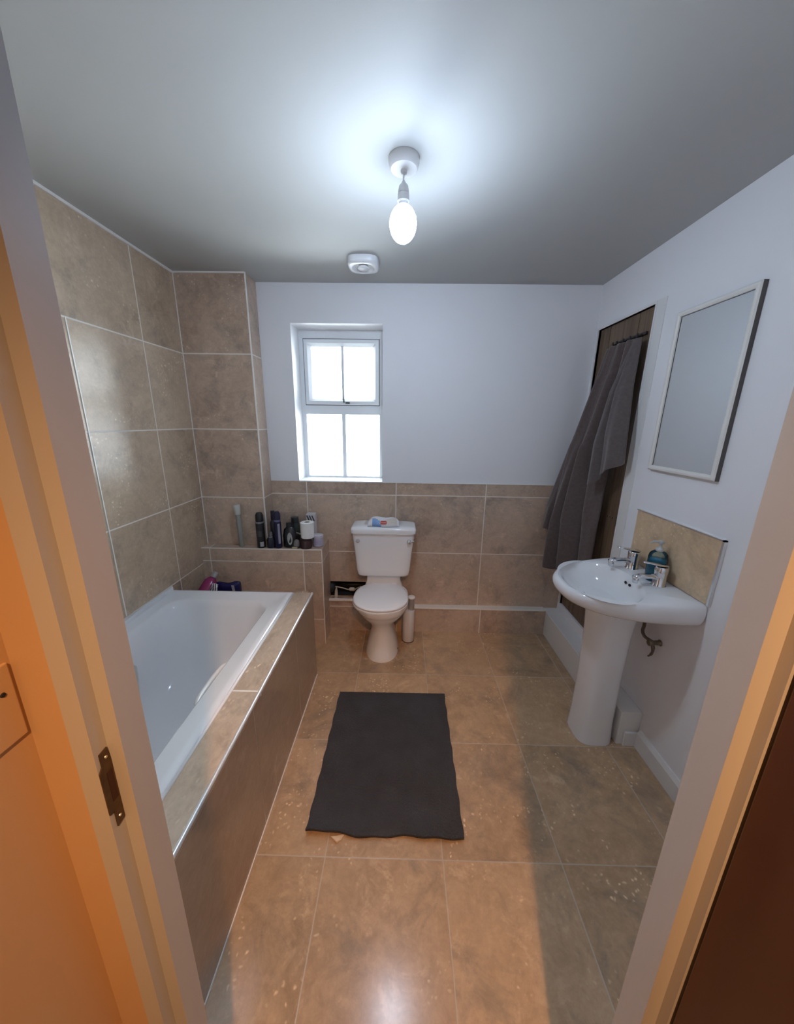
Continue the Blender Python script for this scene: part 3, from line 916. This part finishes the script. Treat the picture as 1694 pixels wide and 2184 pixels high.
# scrap under the mat's near edge
bm = bmesh.new()
pts = [(-0.262, 1.012, .0006), (-0.235, 0.992, .0006), (-0.218, 1.004, .0006), (-0.208, 1.022, .0006), (-0.238, 1.012, .0006)]
tops = [Vector((x, y, z + 0.006 + 0.004 * math.sin(i * 2.1))) for i, (x, y, z) in enumerate(pts)]
loft(bm, [[Vector(p) for p in pts], tops])
tag(link('paper_scrap', bm, plain('cream_paper', (0.72, 0.56, 0.40), 0.8), origin=(-0.235, 1.008, 0)), 'small cream scrap on the floor at the near edge of the bath mat', 'scrap')

# ------------------------------------------------------------------ TOWELS + HOOKS
def towel_mat(name, a, b2):
    mt, nt, b = new_mat(name)
    tc = N(nt, 'ShaderNodeTexCoord')
    no = N(nt, 'ShaderNodeTexNoise'); no.inputs['Scale'].default_value = 60; no.inputs['Detail'].default_value = 5
    nt.links.new(tc.outputs['Object'], no.inputs['Vector'])
    mx = N(nt, 'ShaderNodeMix', data_type='RGBA'); mx.inputs[6].default_value = (*a, 1); mx.inputs[7].default_value = (*b2, 1)
    nt.links.new(no.outputs['Fac'], mx.inputs[0]); nt.links.new(mx.outputs[2], b.inputs['Base Color'])
    b.inputs['Roughness'].default_value = 0.95
    b.inputs['Sheen Weight'].default_value = 0.3
    n2 = N(nt, 'ShaderNodeTexNoise'); n2.inputs['Scale'].default_value = 260; n2.inputs['Detail'].default_value = 2
    nt.links.new(tc.outputs['Object'], n2.inputs['Vector'])
    bp = N(nt, 'ShaderNodeBump'); bp.inputs['Strength'].default_value = 0.7; bp.inputs['Distance'].default_value = 0.003
    nt.links.new(n2.outputs['Fac'], bp.inputs['Height']); nt.links.new(bp.outputs['Normal'], b.inputs['Normal'])
    return mt
def interp(tab, t):
    for (t0, a), (t1, b_) in zip(tab[:-1], tab[1:]):
        if t <= t1:
            k = (t - t0) / (t1 - t0); k = k * k * (3 - 2 * k)
            return tuple(x + (y - x) * k for x, y in zip(a, b_))
    return tab[-1][1]
def cloth(tab, folds, amp, phase, bottom, nu=70, nv=60, thick=0.007):
    """tab: t -> (yl, xl, zl, yr, xr, zr); bottom(u) adds to z at t=1"""
    bm = bmesh.new(); V = []
    for j in range(nv + 1):
        t = j / nv
        yl, xl, zl, yr, xr, zr = interp(tab, t)
        row = []
        for i in range(nu + 1):
            u = i / nu
            a = amp * (0.25 + 0.75 * min(1, t * 2.2))
            f = math.sin(2 * math.pi * folds * (u + 0.05 * math.sin(3 * t + phase)) + phase)
            f2 = math.sin(2 * math.pi * folds * 2.3 * u + 1.7 * phase + 2 * t) * 0.3
            x = xl + (xr - xl) * u - a * (0.8 + f + f2) * math.sin(math.pi * min(1, max(0, 0.06 + 0.88 * u)))
            y = yl + (yr - yl) * u + 0.3 * a * math.cos(2 * math.pi * folds * u + phase)
            z = zl + (zr - zl) * u + bottom(u) * t ** 3
            row.append((min(x, XR - 0.006 - thick), min(y, YB - 0.012 - 0.02 * (1 - u) * 0.1), z))
        V.append(row)
    F = [[bm.verts.new(p) for p in r_] for r_ in V]
    B = [[bm.verts.new((p[0] + thick, p[1] + 0.002, p[2])) for p in r_] for r_ in V]
    for j in range(nv):
        for i in range(nu):
            bm.faces.new((F[j][i], F[j][i + 1], F[j + 1][i + 1], F[j + 1][i]))
            bm.faces.new((B[j][i], B[j + 1][i], B[j + 1][i + 1], B[j][i + 1]))
    for j in range(nv):
        bm.faces.new((F[j][0], F[j + 1][0], B[j + 1][0], B[j][0])); bm.faces.new((F[j][nu], B[j][nu], B[j + 1][nu], F[j + 1][nu]))
    for i in range(nu):
        bm.faces.new((F[0][i], B[0][i], B[0][i + 1], F[0][i + 1])); bm.faces.new((F[nv][i], F[nv][i + 1], B[nv][i + 1], B[nv][i]))
    return bm
M_tow = towel_mat('taupe_terry', (0.072, 0.053, 0.049), (0.135, 0.102, 0.096))
M_tow2 = towel_mat('grey_terry', (0.082, 0.066, 0.063), (0.145, 0.119, 0.114))
hk = thing('hook_rail', 'dark row of small hooks on the cupboard door holding the towels', 'hooks', (XR, 2.1, 2.07))
bm = bmesh.new(); box(bm, XR + 0.0, XR + 0.011, 1.99, 2.26, 2.078, 2.092)
M_iron = plain('dark_iron', (0.06, 0.05, 0.05), 0.5, 0.5)
link('rail', bm, M_iron, hk)
for y in (2.02, 2.08, 2.14, 2.20, 2.24):
    bm = bmesh.new(); tube(bm, smooth_path([(XR + 0.004, y, 2.085), (XR - 0.014, y, 2.074), (XR - 0.024, y, 2.078), (XR - 0.024, y, 2.088)], 4), 0.0045, 8)
    link('hook', bm, M_iron, hk, smooth=True)
# long towel on the left
tab = [(0.0, (2.275, 1.222, 2.06, 2.04, 1.222, 2.066)), (0.10, (2.30, 1.20, 1.90, 2.04, 1.215, 1.90)), (0.4, (2.355, 1.135, 1.50, 2.065, 1.21, 1.52)), (0.75, (2.435, 1.06, 1.05, 2.055, 1.20, 1.05)), (1.0, (2.44, 1.045, 0.90, 2.045, 1.195, 0.70))]
def bot_long(u):
    return 0.02 * math.sin(u * 14) - (0.17 if u > 0.25 else 0.0) * min(1, (u - 0.25) / 0.02) * (1 - max(0, (u - 0.45)) * 1.7) if u > 0.25 else 0.02 * math.sin(u * 14)
tw = tag(link('towel', cloth(tab, 3.4, 0.05, 0.9, bot_long), M_tow, origin=(XR - 0.03, 2.2, 2.05), smooth=True),
         'long taupe bath towel hanging in folds nearest the back wall, reaching below basin height', 'towel')
tab = [(0.0, (2.02, 1.212, 2.058, 1.965, 1.216, 2.058)), (0.25, (2.055, 1.15, 1.80, 1.93, 1.19, 1.82)), (0.55, (2.06, 1.11, 1.52, 1.885, 1.175, 1.58)), (1.0, (2.045, 1.10, 1.275, 1.882, 1.185, 1.42))]
tw2 = tag(link('towel', cloth(tab, 1.3, 0.026, 2.4, lambda u: 0.0, 50, 50), M_tow2, origin=(XR - 0.03, 1.98, 2.05), smooth=True),
          'short grey towel with a pointed lower corner hanging nearest the mirror', 'towel')

# ------------------------------------------------------------------ TOILET BRUSH
tb = thing('toilet_brush', 'white cylindrical toilet brush holder on the floor right of the toilet', 'toilet brush', (0.066, 2.33, 0))
bm = bmesh.new(); lathe(bm, [(0.041, 0), (0.044, 0.004), (0.0445, 0.255), (0.043, 0.262), (0.012, 0.264)], (0.066, 2.33, 0), 32)
o = link('holder', bm, M_plastic, tb, smooth=True); shade_auto(o, 40)
bm = bmesh.new(); lathe(bm, [(0.045, 0.0), (0.0455, 0.004), (0.0445, 0.007)], (0.066, 2.33, 0), 32)
link('foot_ring', bm, plain('dark_ring', (0.08, 0.05, 0.04), 0.6), tb)
bm = bmesh.new(); lathe(bm, [(0.022, 0.262), (0.023, 0.265), (0.023, 0.352), (0.022, 0.354)], (0.085, 2.33, 0), 24)
link('handle', bm, plain('brushed_steel', (0.55, 0.55, 0.55), 0.35, 0.8), tb, smooth=True, label='grey metal handle')
bm = bmesh.new(); lathe(bm, [(0.024, 0.354), (0.026, 0.356), (0.026, 0.366), (0.023, 0.369), (0.0, 0.37)], (0.085, 2.33, 0), 24)
link('cap', bm, M_wtrim, tb, smooth=True)

# ------------------------------------------------------------------ WIPES PACKET ON THE CISTERN
wp = thing('wipes_packet', 'crumpled white packet of wipes with a small red label on the cistern lid', 'packet', (-0.125, 2.375, 0.905))
bm = bmesh.new()
nx, ny = 28, 12
def wz(u, v):
    return 0.905 + 0.002 + (0.060 + 0.010 * math.sin(u * 7 + 1) + 0.006 * math.sin(v * 9 + u * 5)) * (math.sin(math.pi * min(max(u, 0.02), 0.98)) ** 0.28) * (math.sin(math.pi * min(max(v, 0.03), 0.97)) ** 0.4)
top = []; bot = []
for j in range(ny + 1):
    tr, br = [], []
    for i in range(nx + 1):
        u, v = i / nx, j / ny
        x = -0.236 + 0.220 * u; y = 2.318 + 0.095 * v + 0.006 * math.sin(u * 8)
        tr.append(bm.verts.new((x, y, wz(u, v)))); br.append(bm.verts.new((x, y, 0.9065)))
    top.append(tr); bot.append(br)
for j in range(ny):
    for i in range(nx):
        f = bm.faces.new((top[j][i], top[j][i + 1], top[j + 1][i + 1], top[j + 1][i]))
        if j < 4 and 4 <= i < 11 and (i - 4) < 9 - 2 * j: f.material_index = 1
        if j < 4 and 15 <= i < 26: f.material_index = 2
        bm.faces.new((bot[j][i], bot[j + 1][i], bot[j + 1][i + 1], bot[j][i + 1]))
for i in range(nx):
    bm.faces.new((top[0][i], bot[0][i], bot[0][i + 1], top[0][i + 1])).material_index = (1 if 4 <= i < 12 else 0); bm.faces.new((top[ny][i], top[ny][i + 1], bot[ny][i + 1], bot[ny][i]))
for j in range(ny):
    bm.faces.new((top[j][0], top[j + 1][0], bot[j + 1][0], bot[j][0])); bm.faces.new((top[j][nx], bot[j][nx], bot[j + 1][nx], top[j + 1][nx]))
o = link('wrapper', bm, [plain('wrapper_white', (0.72, 0.72, 0.74), 0.25), plain('wrapper_blue', (0.20, 0.34, 0.62), 0.25), plain('wrapper_cream', (0.66, 0.60, 0.52), 0.25)], wp, smooth=True)
bm = bmesh.new()
r1 = []; r2 = []
for k in range(20):
    t = 2 * math.pi * k / 20
    c, s = math.cos(t), math.sin(t)
    ex, ez = 0.023 * math.copysign(abs(c) ** 0.5, c), 0.0115 * math.copysign(abs(s) ** 0.6, s)
    r1.append(Vector((-0.125 + ex, 2.325 + 0.35 * ez, 0.937 + ez))); r2.append(Vector((-0.125 + ex * 0.98, 2.3155 + 0.35 * ez, 0.9375 + ez)))
loft(bm, [r1, r2])
lb = link('label', bm, plain('label_red', (0.50, 0.06, 0.05), 0.3), wp)
bm = bmesh.new(); box(bm, -0.143, -0.107, 2.3145, 2.3165, 0.9345, 0.9405)
link('label_stripe', bm, plain('label_pink', (0.75, 0.42, 0.38), 0.3), lb)

# ------------------------------------------------------------------ SHELF TOILETRIES
def bottle(name, label, cat, x, y, z, prof, col, rough=0.3, cap=None, capcol=None, caprough=0.35, extra=None, n=24, metal=0.0, tilt_=None, body='body', sy=1.0, capname='cap'):
    t = thing(name, label, cat, (x, y, z))
    bm = bmesh.new(); lathe(bm, prof, (x, y, z), n)
    if sy != 1.0:
        for v in bm.verts: v.co.y = y + (v.co.y - y) * sy
    b_ = link(body, bm, col if not isinstance(col, tuple) else plain(name + '_' + body, col, rough, metal), t, smooth=True); shade_auto(b_, 40)
    if cap:
        bm = bmesh.new(); lathe(bm, cap, (x, y, z), n)
        if sy != 1.0:
            for v in bm.verts: v.co.y = y + (v.co.y - y) * sy
        c_ = link(capname, bm, capcol if not isinstance(capcol, tuple) else plain(name + '_cap', capcol, caprough), t, smooth=True); shade_auto(c_, 40)
    if tilt_:
        t.rotation_euler = tilt_
    return t, b_
def wrap_label(parent, x, y, z0, z1, r, a0, a1, col, name='label', sy=1.0):
    bm = bmesh.new(); n = 12
    rows = []
    for rr_ in (r + 0.0003, r + 0.0012):
        for z in (z0, z1):
            rows.append([Vector((x + rr_ * math.sin(math.radians(a0 + (a1 - a0) * k / n)), y - sy * rr_ * math.cos(math.radians(a0 + (a1 - a0) * k / n)), z)) for k in range(n + 1)])
    loft(bm, [rows[0], rows[1], rows[3], rows[2], rows[0]], False, False, False)
    return link(name, bm, plain('label_' + str(len(bpy.data.materials)), col, 0.4), parent, smooth=False)
SZ = SH_Z + 0.002
# tall slim pale bottle
bottle('slim_bottle', 'tall slim pale green bottle with a clear cap, leftmost on the tiled shelf', 'bottle', -1.128, 2.297, SZ,
       [(0.014, 0), (0.017, 0.004), (0.017, 0.225), (0.016, 0.232)], (0.30, 0.31, 0.27), 0.2,
       [(0.018, 0.232), (0.0205, 0.236), (0.022, 0.300), (0.020, 0.303)], plain('frosted_cap', (0.50, 0.50, 0.46), 0.3), tilt_=(0.0, -0.03, 0))
# black can
t, b_ = bottle('spray_can', 'black spray can with a grey collar standing alone in front of the tiled corner', 'spray can', -0.985, 2.292, SZ,
       [(0.027, 0), (0.029, 0.004), (0.029, 0.175), (0.026, 0.182)], (0.016, 0.016, 0.018), 0.3,
       [(0.025, 0.190), (0.027, 0.192), (0.026, 0.235), (0.018, 0.252), (0.0, 0.255)], (0.012, 0.012, 0.012))
wrap_label(t, -0.985, 2.292, SZ + 0.176, SZ + 0.190, 0.0268, -180, 180, (0.20, 0.21, 0.22), 'collar')
wrap_label(t, -0.985, 2.292, SZ + 0.012, SZ + 0.046, 0.029, 5, 55, (0.40, 0.40, 0.41))
wrap_label(t, -0.985, 2.292, SZ + 0.085, SZ + 0.125, 0.029, -50, 40, (0.05, 0.05, 0.052), 'emblem')
# squat navy bottle
t, b_ = bottle('squat_bottle', 'squat dark navy bottle between the black can and the navy spray can', 'bottle', -0.915, 2.290, SZ,
       [(0.026, 0), (0.029, 0.004), (0.029, 0.055), (0.020, 0.075), (0.012, 0.083)], (0.012, 0.014, 0.03), 0.2,
       [(0.012, 0.083), (0.013, 0.085), (0.012, 0.115), (0.0, 0.117)], (0.09, 0.09, 0.10), sy=0.8)
wrap_label(t, -0.915, 2.290, SZ + 0.078, SZ + 0.084, 0.018, -40, 60, (0.3, 0.3, 0.32), 'rim')
# navy can
t, b_ = bottle('spray_can', 'navy blue spray can with a pale vertical label strip in the middle of the shelf', 'spray can', -0.862, 2.29, SZ,
       [(0.022, 0), (0.025, 0.006), (0.025, 0.185), (0.022, 0.192)], (0.010, 0.011, 0.045), 0.3,
       [(0.0215, 0.205), (0.0235, 0.207), (0.0235, 0.245), (0.016, 0.262), (0.0, 0.264)], (0.009, 0.010, 0.038))
wrap_label(t, -0.862, 2.29, SZ + 0.192, SZ + 0.205, 0.0222, -180, 180, (0.12, 0.12, 0.22), 'collar')
wrap_label(t, -0.862, 2.29, SZ + 0.035, SZ + 0.18, 0.025, 20, 55, (0.26, 0.26, 0.33))
# dark bottle behind
bottle('dark_bottle', 'dark bottle standing behind the navy spray can', 'bottle', -0.905, 2.352 - 0.02, SZ,
       [(0.022, 0), (0.024, 0.004), (0.024, 0.17), (0.014, 0.19)], (0.02, 0.018, 0.025), 0.35,
       [(0.014, 0.19), (0.016, 0.192), (0.015, 0.255), (0.0, 0.257)], (0.03, 0.025, 0.04), sy=0.8)
# black shower bottle with grey oval
t, b_ = bottle('shampoo_bottle', 'black bottle with a grey oval label right of the navy spray can', 'bottle', -0.785, 2.31, SZ,
       [(0.044, 0), (0.049, 0.006), (0.049, 0.085), (0.040, 0.13), (0.022, 0.148)], (0.014, 0.015, 0.02), 0.25,
       [(0.022, 0.148), (0.023, 0.150), (0.022, 0.178), (0.0, 0.18)], (0.02, 0.022, 0.026), sy=0.6)
bm = bmesh.new()
ra = []; rb = []
for k in range(24):
    a = 2 * math.pi * k / 24
    ang = math.radians(8) + 0.36 * math.cos(a); zz = SZ + 0.068 + 0.045 * math.sin(a) + 0.0
    for lst, r_ in ((ra, 0.0470), (rb, 0.0503)):
        lst.append(Vector((-0.785 + r_ * math.sin(ang), 2.31 - 0.6 * r_ * math.cos(ang), zz)))
loft(bm, [ra, rb]); link('label', bm, plain('oval_grey', (0.30, 0.31, 0.30), 0.35), t)
# dark green bottle behind
bottle('dark_bottle', 'dark green bottle standing behind the black bottle with the oval label', 'bottle', -0.765, 2.375, SZ,
       [(0.030, 0), (0.033, 0.004), (0.033, 0.14), (0.026, 0.16)], (0.025, 0.032, 0.03), 0.35,
       [(0.026, 0.16), (0.027, 0.162), (0.026, 0.20), (0.0, 0.202)], (0.035, 0.04, 0.042))
# razor lying on a small tub
rz = thing('razor', 'pale handled razor lying against the dark brown jar', 'razor', (-0.745, 2.30, SZ))
bm = bmesh.new(); tube(bm, [(-0.752, 2.335, SZ + 0.098), (-0.72, 2.338, SZ + 0.086), (-0.69, 2.345, SZ + 0.08)], [0.004, 0.005, 0.004], 8)
link('handle', bm, plain('pale_plastic', (0.55, 0.54, 0.52), 0.3), rz, smooth=True)
bm = bmesh.new(); box(bm, -0.760, -0.748, 2.325, 2.345, SZ + 0.094, SZ + 0.112)
link('razor_head', bm, M_chrome, rz)
bm = bmesh.new(); box(bm, -0.76, -0.70, 2.338, 2.375, SZ, SZ + 0.083)
bmesh.ops.bevel(bm, geom=bm.edges[:], offset=0.006, segments=2, affect='EDGES')
tag(link('dark_box', bm, plain('brown_box', (0.04, 0.03, 0.028), 0.5), origin=(-0.73, 2.356, SZ)), 'dark brown carton under the razor behind the brown jar', 'box')
# round shaver cap
bottle('shaving_cap', 'small round grey cap standing left of the brown jar', 'cap', -0.735, 2.292, SZ,
       [(0.019, 0), (0.022, 0.004), (0.023, 0.03), (0.018, 0.05), (0.008, 0.06), (0.0, 0.061)], (0.14, 0.13, 0.13), 0.4, body='dome', cap=[(0.0225, 0.0), (0.0235, 0.001), (0.0235, 0.014), (0.022, 0.015)], capcol=(0.03, 0.028, 0.04), capname='base_ring')
# soap sliver
bm = bmesh.new(); loft(bm, [sring(-0.745, 2.277, SZ + z, a, b_, 2.5, 24) for z, a, b_ in ((0, .018, .010), (0.003, .022, .012), (0.008, .022, .012), (0.011, .017, .009))])
tag(link('soap_bar', bm, plain('yellow_soap', (0.45, 0.40, 0.24), 0.4), origin=(-0.745, 2.277, SZ), smooth=True), 'small flat yellowish soap on the shelf edge', 'soap')
# brown jar
t, b_ = bottle('cosmetic_jar', 'dark brown jar on the shelf carrying the toilet roll', 'jar', -0.668, 2.292, SZ,
       [(0.034, 0), (0.039, 0.003), (0.040, 0.055), (0.037, 0.060)], (0.045, 0.018, 0.018), 0.2,
       [(0.039, 0.060), (0.040, 0.061), (0.040, 0.077), (0.036, 0.079), (0.0, 0.079)], (0.03, 0.014, 0.016), capname='lid')
# toilet roll standing on it
tr = thing('toilet_roll', 'white toilet roll standing on the dark brown jar', 'toilet roll', (-0.660, 2.292, SZ + 0.079))
bm = bmesh.new(); lathe(bm, [(0.019, 0.0), (0.043, 0.0), (0.046, 0.002), (0.046, 0.108), (0.043, 0.110), (0.019, 0.110), (0.019, 0.0)], (-0.655, 2.292, SZ + 0.0795), 36, cap=False)
o = link('paper', bm, plain('tissue', (0.80, 0.80, 0.79), 0.9, bump=0.1, bscale=200), tr, smooth=True); shade_auto(o, 35)
bm = bmesh.new(); lathe(bm, [(0.0188, 0.001), (0.0188, 0.109), (0.0175, 0.109), (0.0175, 0.001), (0.0188, 0.001)], (-0.655, 2.292, SZ + 0.0795), 24, cap=False)
link('core', bm, plain('cardboard', (0.35, 0.27, 0.19), 0.9), tr)
# lavender tub
t, b_ = bottle('cosmetic_tub', 'pale lavender round tub at the right end of the tiled shelf', 'tub', -0.597, 2.345, SZ,
       [(0.034, 0), (0.037, 0.003), (0.037, 0.062), (0.035, 0.064)], (0.44, 0.42, 0.52), 0.3,
       [(0.037, 0.064), (0.0385, 0.065), (0.0385, 0.080), (0.035, 0.083), (0.0, 0.084)], (0.58, 0.57, 0.62), capname='lid')
wrap_label(t, -0.597, 2.345, SZ + 0.015, SZ + 0.05, 0.037, -30, 45, (0.36, 0.33, 0.46))
# patterned white box at the back
pb = thing('patterned_box', 'white box with dark diagonal stripes behind the toilet roll', 'box', (-0.637, 2.44, SZ))
bm = bbox_(-0.692, -0.628, 2.405, 2.465, SZ, SZ + 0.215, 0.003)
link('carton', bm, plain('box_white', (0.62, 0.60, 0.60), 0.5), pb)
bm = bmesh.new()
for k in range(3):
    a = -0.690 + 0.018 * k
    loft(bm, [[Vector((a, y, SZ + 0.205)), Vector((a + 0.010, y, SZ + 0.205)), Vector((a + 0.026, y, SZ + 0.165)), Vector((a + 0.016, y, SZ + 0.165))] for y in (2.4035, 2.4052)])
link('stripes', bm, plain('stripe_dark', (0.06, 0.05, 0.07), 0.5), pb)

# ------------------------------------------------------------------ THINGS BEHIND THE BATH
BZ = 0.431
pk = thing('shampoo_bottle', 'pink bottle with a zebra striped band leaning in the corner behind the bath', 'bottle', (-1.30, 2.12, BZ))
def obl(p0, p1, secs, n=20, flat=0.75):
    p0, p1 = Vector(p0), Vector(p1); d = (p1 - p0).normalized()
    a = d.cross(Vector((0, 1, 0))).normalized(); b_ = d.cross(a).normalized()
    return [[p0.lerp(p1, t) + a * r * math.cos(2 * math.pi * k / n) + b_ * r * flat * math.sin(2 * math.pi * k / n) for k in range(n)] for t, r in secs]
A_, B_ = (-1.325, 2.06, BZ + 0.03), (-1.285, 2.16, BZ + 0.14)
bm = bmesh.new(); loft(bm, obl(A_, B_, [(0, .028), (.03, .04), (.35, .045), (.8, .042), (.93, .03), (1.0, .018)]))
link('body', bm, plain('pink_plastic', (0.30, 0.03, 0.12), 0.2), pk, smooth=True)
bm = bmesh.new(); loft(bm, obl(A_, B_, [(1.0, .02), (1.02, .021), (1.26, .019), (1.27, .015)]))
link('cap', bm, plain('clear_cap', (0.42, 0.40, 0.37), 0.25), pk, smooth=True)
zb = thing('striped_tube', 'black and white zebra striped tube between the pink bottle and the navy packet', 'tube', (-1.245, 2.12, BZ))
def zebra():
    mt, nt, b = new_mat('zebra_print')
    tc = N(nt, 'ShaderNodeTexCoord')
    wv = N(nt, 'ShaderNodeTexWave'); wv.inputs['Scale'].default_value = 22; wv.inputs['Distortion'].default_value = 4; wv.inputs['Detail Scale'].default_value = 1.2
    nt.links.new(tc.outputs['Object'], wv.inputs['Vector'])
    cr = N(nt, 'ShaderNodeValToRGB'); cr.color_ramp.interpolation = 'CONSTANT'
    cr.color_ramp.elements[0].color = (0.03, 0.02, 0.03, 1); cr.color_ramp.elements[1].position = 0.45; cr.color_ramp.elements[1].color = (0.72, 0.70, 0.74, 1)
    nt.links.new(wv.outputs['Fac'], cr.inputs[0]); nt.links.new(cr.outputs[0], b.inputs['Base Color'])
    b.inputs['Roughness'].default_value = 0.3
    return mt
bm = bmesh.new(); loft(bm, obl((-1.265, 2.05, BZ + 0.022), (-1.235, 2.10, BZ + 0.125), [(0, .018), (.05, .022), (.8, .024), (1.0, .020)], flat=0.5))
link('body', bm, zebra(), zb, smooth=True)
bm = bmesh.new(); loft(bm, obl((-1.222, 2.03, BZ + 0.002), (-1.215, 2.05, BZ + 0.078), [(0, .015), (.05, .018), (.85, .017), (1.0, .010)]))
link('cap', bm, plain('white_cap', (0.62, 0.61, 0.6), 0.3), zb, smooth=True)
nv_ = thing('packet', 'dark navy shiny packet standing on the ledge behind the bath', 'packet', (-1.19, 2.17, BZ))
bm = bmesh.new()
rings = []
for k in range(13):
    u = k / 12; x = -1.30 + 0.185 * u
    h_ = 0.088 + 0.006 * math.sin(u * 9) + 0.010 * u
    w_ = 0.006 + 0.03 * math.sin(math.pi * min(max(u, .03), .97)) ** 0.5
    rings.append([Vector((x, 2.185 + w_ * math.cos(a) * (1 if True else 0), BZ + 0.002 + h_ / 2 + h_ / 2 * math.sin(a))) for a in [2 * math.pi * i / 16 for i in range(16)]])
loft(bm, rings)
o = link('wrapper', bm, plain('navy_foil', (0.012, 0.012, 0.085), 0.25, vary=0.4, vscale=30), nv_, smooth=True)
bm = bmesh.new()
loft(bm, [[Vector((-1.160 + dx, 2.150 + dy, BZ + 0.002 + z)) for dx, z in ((0.0, .085), (0.018, .085), (0.024, .01), (0.010, .01), (0.004, .05))] for dy in (-0.001, 0.003)])
link('print', bm, plain('print_grey', (0.36, 0.38, 0.46), 0.4), nv_)

# pale strip hanging inside the bath by the jamb
bm = bmesh.new()
rs = []
for z, w_, dy in ((0.50, 0.006, 0.0), (0.485, 0.022, 0.004), (0.42, 0.02, 0.003), (0.33, 0.014, 0.0), (0.24, 0.010, -0.004), (0.215, 0.004, -0.006)):
    rs.append([Vector((-1.262 - 0.0 + s * w_, 1.375 + dy + q, z)) for s, q in ((-1, 0.0), (0, -0.008), (1, 0.0), (0, 0.004))])
loft(bm, rs)
tag(link('plastic_strip', bm, plain('pale_strip', (0.62, 0.63, 0.60), 0.3), origin=(-1.262, 1.375, 0.215)), 'narrow pale plastic strip standing inside the bath beside the left door jamb', 'strip')

# ------------------------------------------------------------------ SOAP DISPENSER
sd = thing('soap_dispenser', 'clear soap dispenser with blue liquid behind the near basin tap', 'soap dispenser', (1.205, 1.515, 0.912))
sx, sy_, sz = 1.195, 1.522, 0.9165
bm = bmesh.new(); lathe(bm, [(0.001, 0.002), (0.032, 0.002), (0.036, 0.007), (0.036, 0.104)], (sx, sy_, sz), 28)
bm2 = bm
link('liquid', bm, plain('blue_soap', (0.035, 0.30, 0.50), 0.1, trans=0.15, ior=1.33), sd, smooth=True, label='blue liquid soap')
bm = bmesh.new(); lathe(bm, [(0.035, 0.0), (0.0385, 0.006), (0.0385, 0.112), (0.035, 0.130), (0.024, 0.141), (0.012, 0.145)], (sx, sy_, sz), 28, cap=False)
link('bottle', bm, tinted_glass('clear_plastic', (0.78, 0.90, 0.92), 0.05), sd, smooth=True)
bm = bmesh.new(); lathe(bm, [(0.014, 0.142), (0.015, 0.144), (0.015, 0.158), (0.006, 0.160), (0.006, 0.178), (0.012, 0.180), (0.012, 0.192), (0.0, 0.194)], (sx, sy_, sz), 20)
tube(bm, [(sx, sy_, sz + 0.186), (sx - 0.03, sy_ + 0.004, sz + 0.188), (sx - 0.042, sy_ + 0.006, sz + 0.180)], [0.006, 0.005, 0.004], 8)
link('pump', bm, plain('frosted_pump', (0.55, 0.57, 0.57), 0.3), sd, smooth=True)

# ------------------------------------------------------------------ PIPE AND CABLE IN THE WALL HOLE
pp = thing('pipe_insulation', 'dark foam covered pipe in the hole in the wall left of the toilet', 'pipe', (-0.53, 2.49, 0.28))
bm = bmesh.new(); tube(bm, [(-0.550, 2.66, 0.33), (-0.552, 2.56, 0.335), (-0.553, 2.482, 0.34)], [0.034, 0.035, 0.034], 16)
link('foam', bm, plain('black_foam', (0.02, 0.024, 0.03), 0.7), pp, smooth=True)
bm = bmesh.new(); tube(bm, [(-0.53, 2.63, 0.305), (-0.40, 2.62, 0.31), (-0.26, 2.63, 0.315)], 0.025, 12)
link('pipe', bm, plain('black_pipe', (0.02, 0.018, 0.018), 0.5), pp, smooth=True)
cb = thing('cable', 'pale looped cable hanging out of the hole in the wall left of the toilet', 'cable', (-0.5, 2.47, 0.3))
M_cab = plain('cream_cable', (0.50, 0.47, 0.40), 0.5)
bm = bmesh.new(); tube(bm, smooth_path([(-0.508, 2.53, 0.335), (-0.508, 2.478, 0.357), (-0.498, 2.455, 0.372), (-0.44, 2.45, 0.362), (-0.40, 2.455, 0.348), (-0.36, 2.455, 0.352), (-0.31, 2.50, 0.356)], 5), 0.0045, 8)
link('wire', bm, M_cab, cb, smooth=True)
bm = bmesh.new(); loft(bm, [[Vector((-0.500 + dx + s * w_, y, z)) for s, y in ((-1, 2.442), (1, 2.442), (1, 2.447), (-1, 2.447))] for z, w_, dx in ((0.372, .003, 0.004), (0.345, .010, 0.002), (0.30, .012, 0.0), (0.268, .009, -0.006), (0.255, .006, -0.008))])
link('tag', bm, M_cab, cb)
bm = bmesh.new(); lathe(bm, [(0.004, -0.03), (0.014, -0.02), (0.015, 0.01), (0.006, 0.025)], (-0.372, 2.456, 0.352), 12, 'X')
link('connector', bm, M_cab, cb, smooth=True)

# ------------------------------------------------------------------ HALL PLATE
bm = bbox_(-0.425, -0.421, 0.236, 0.312, 1.272, 1.365, 0.0015)
pt = tag(link('switch_plate', bm, M_hall, origin=(-0.425, 0.29, 1.28)), 'painted square plate on the hall wall left of the doorway', 'plate')
bm = bmesh.new(); lathe(bm, [(0.0028, 0.0), (0.0022, 0.0012)], (-0.421, 0.3, 1.333), 10, 'X')
bm.transform(Matrix.Translation(Vector((0, 0, 0))))
link('screw', bm, M_black, pt)
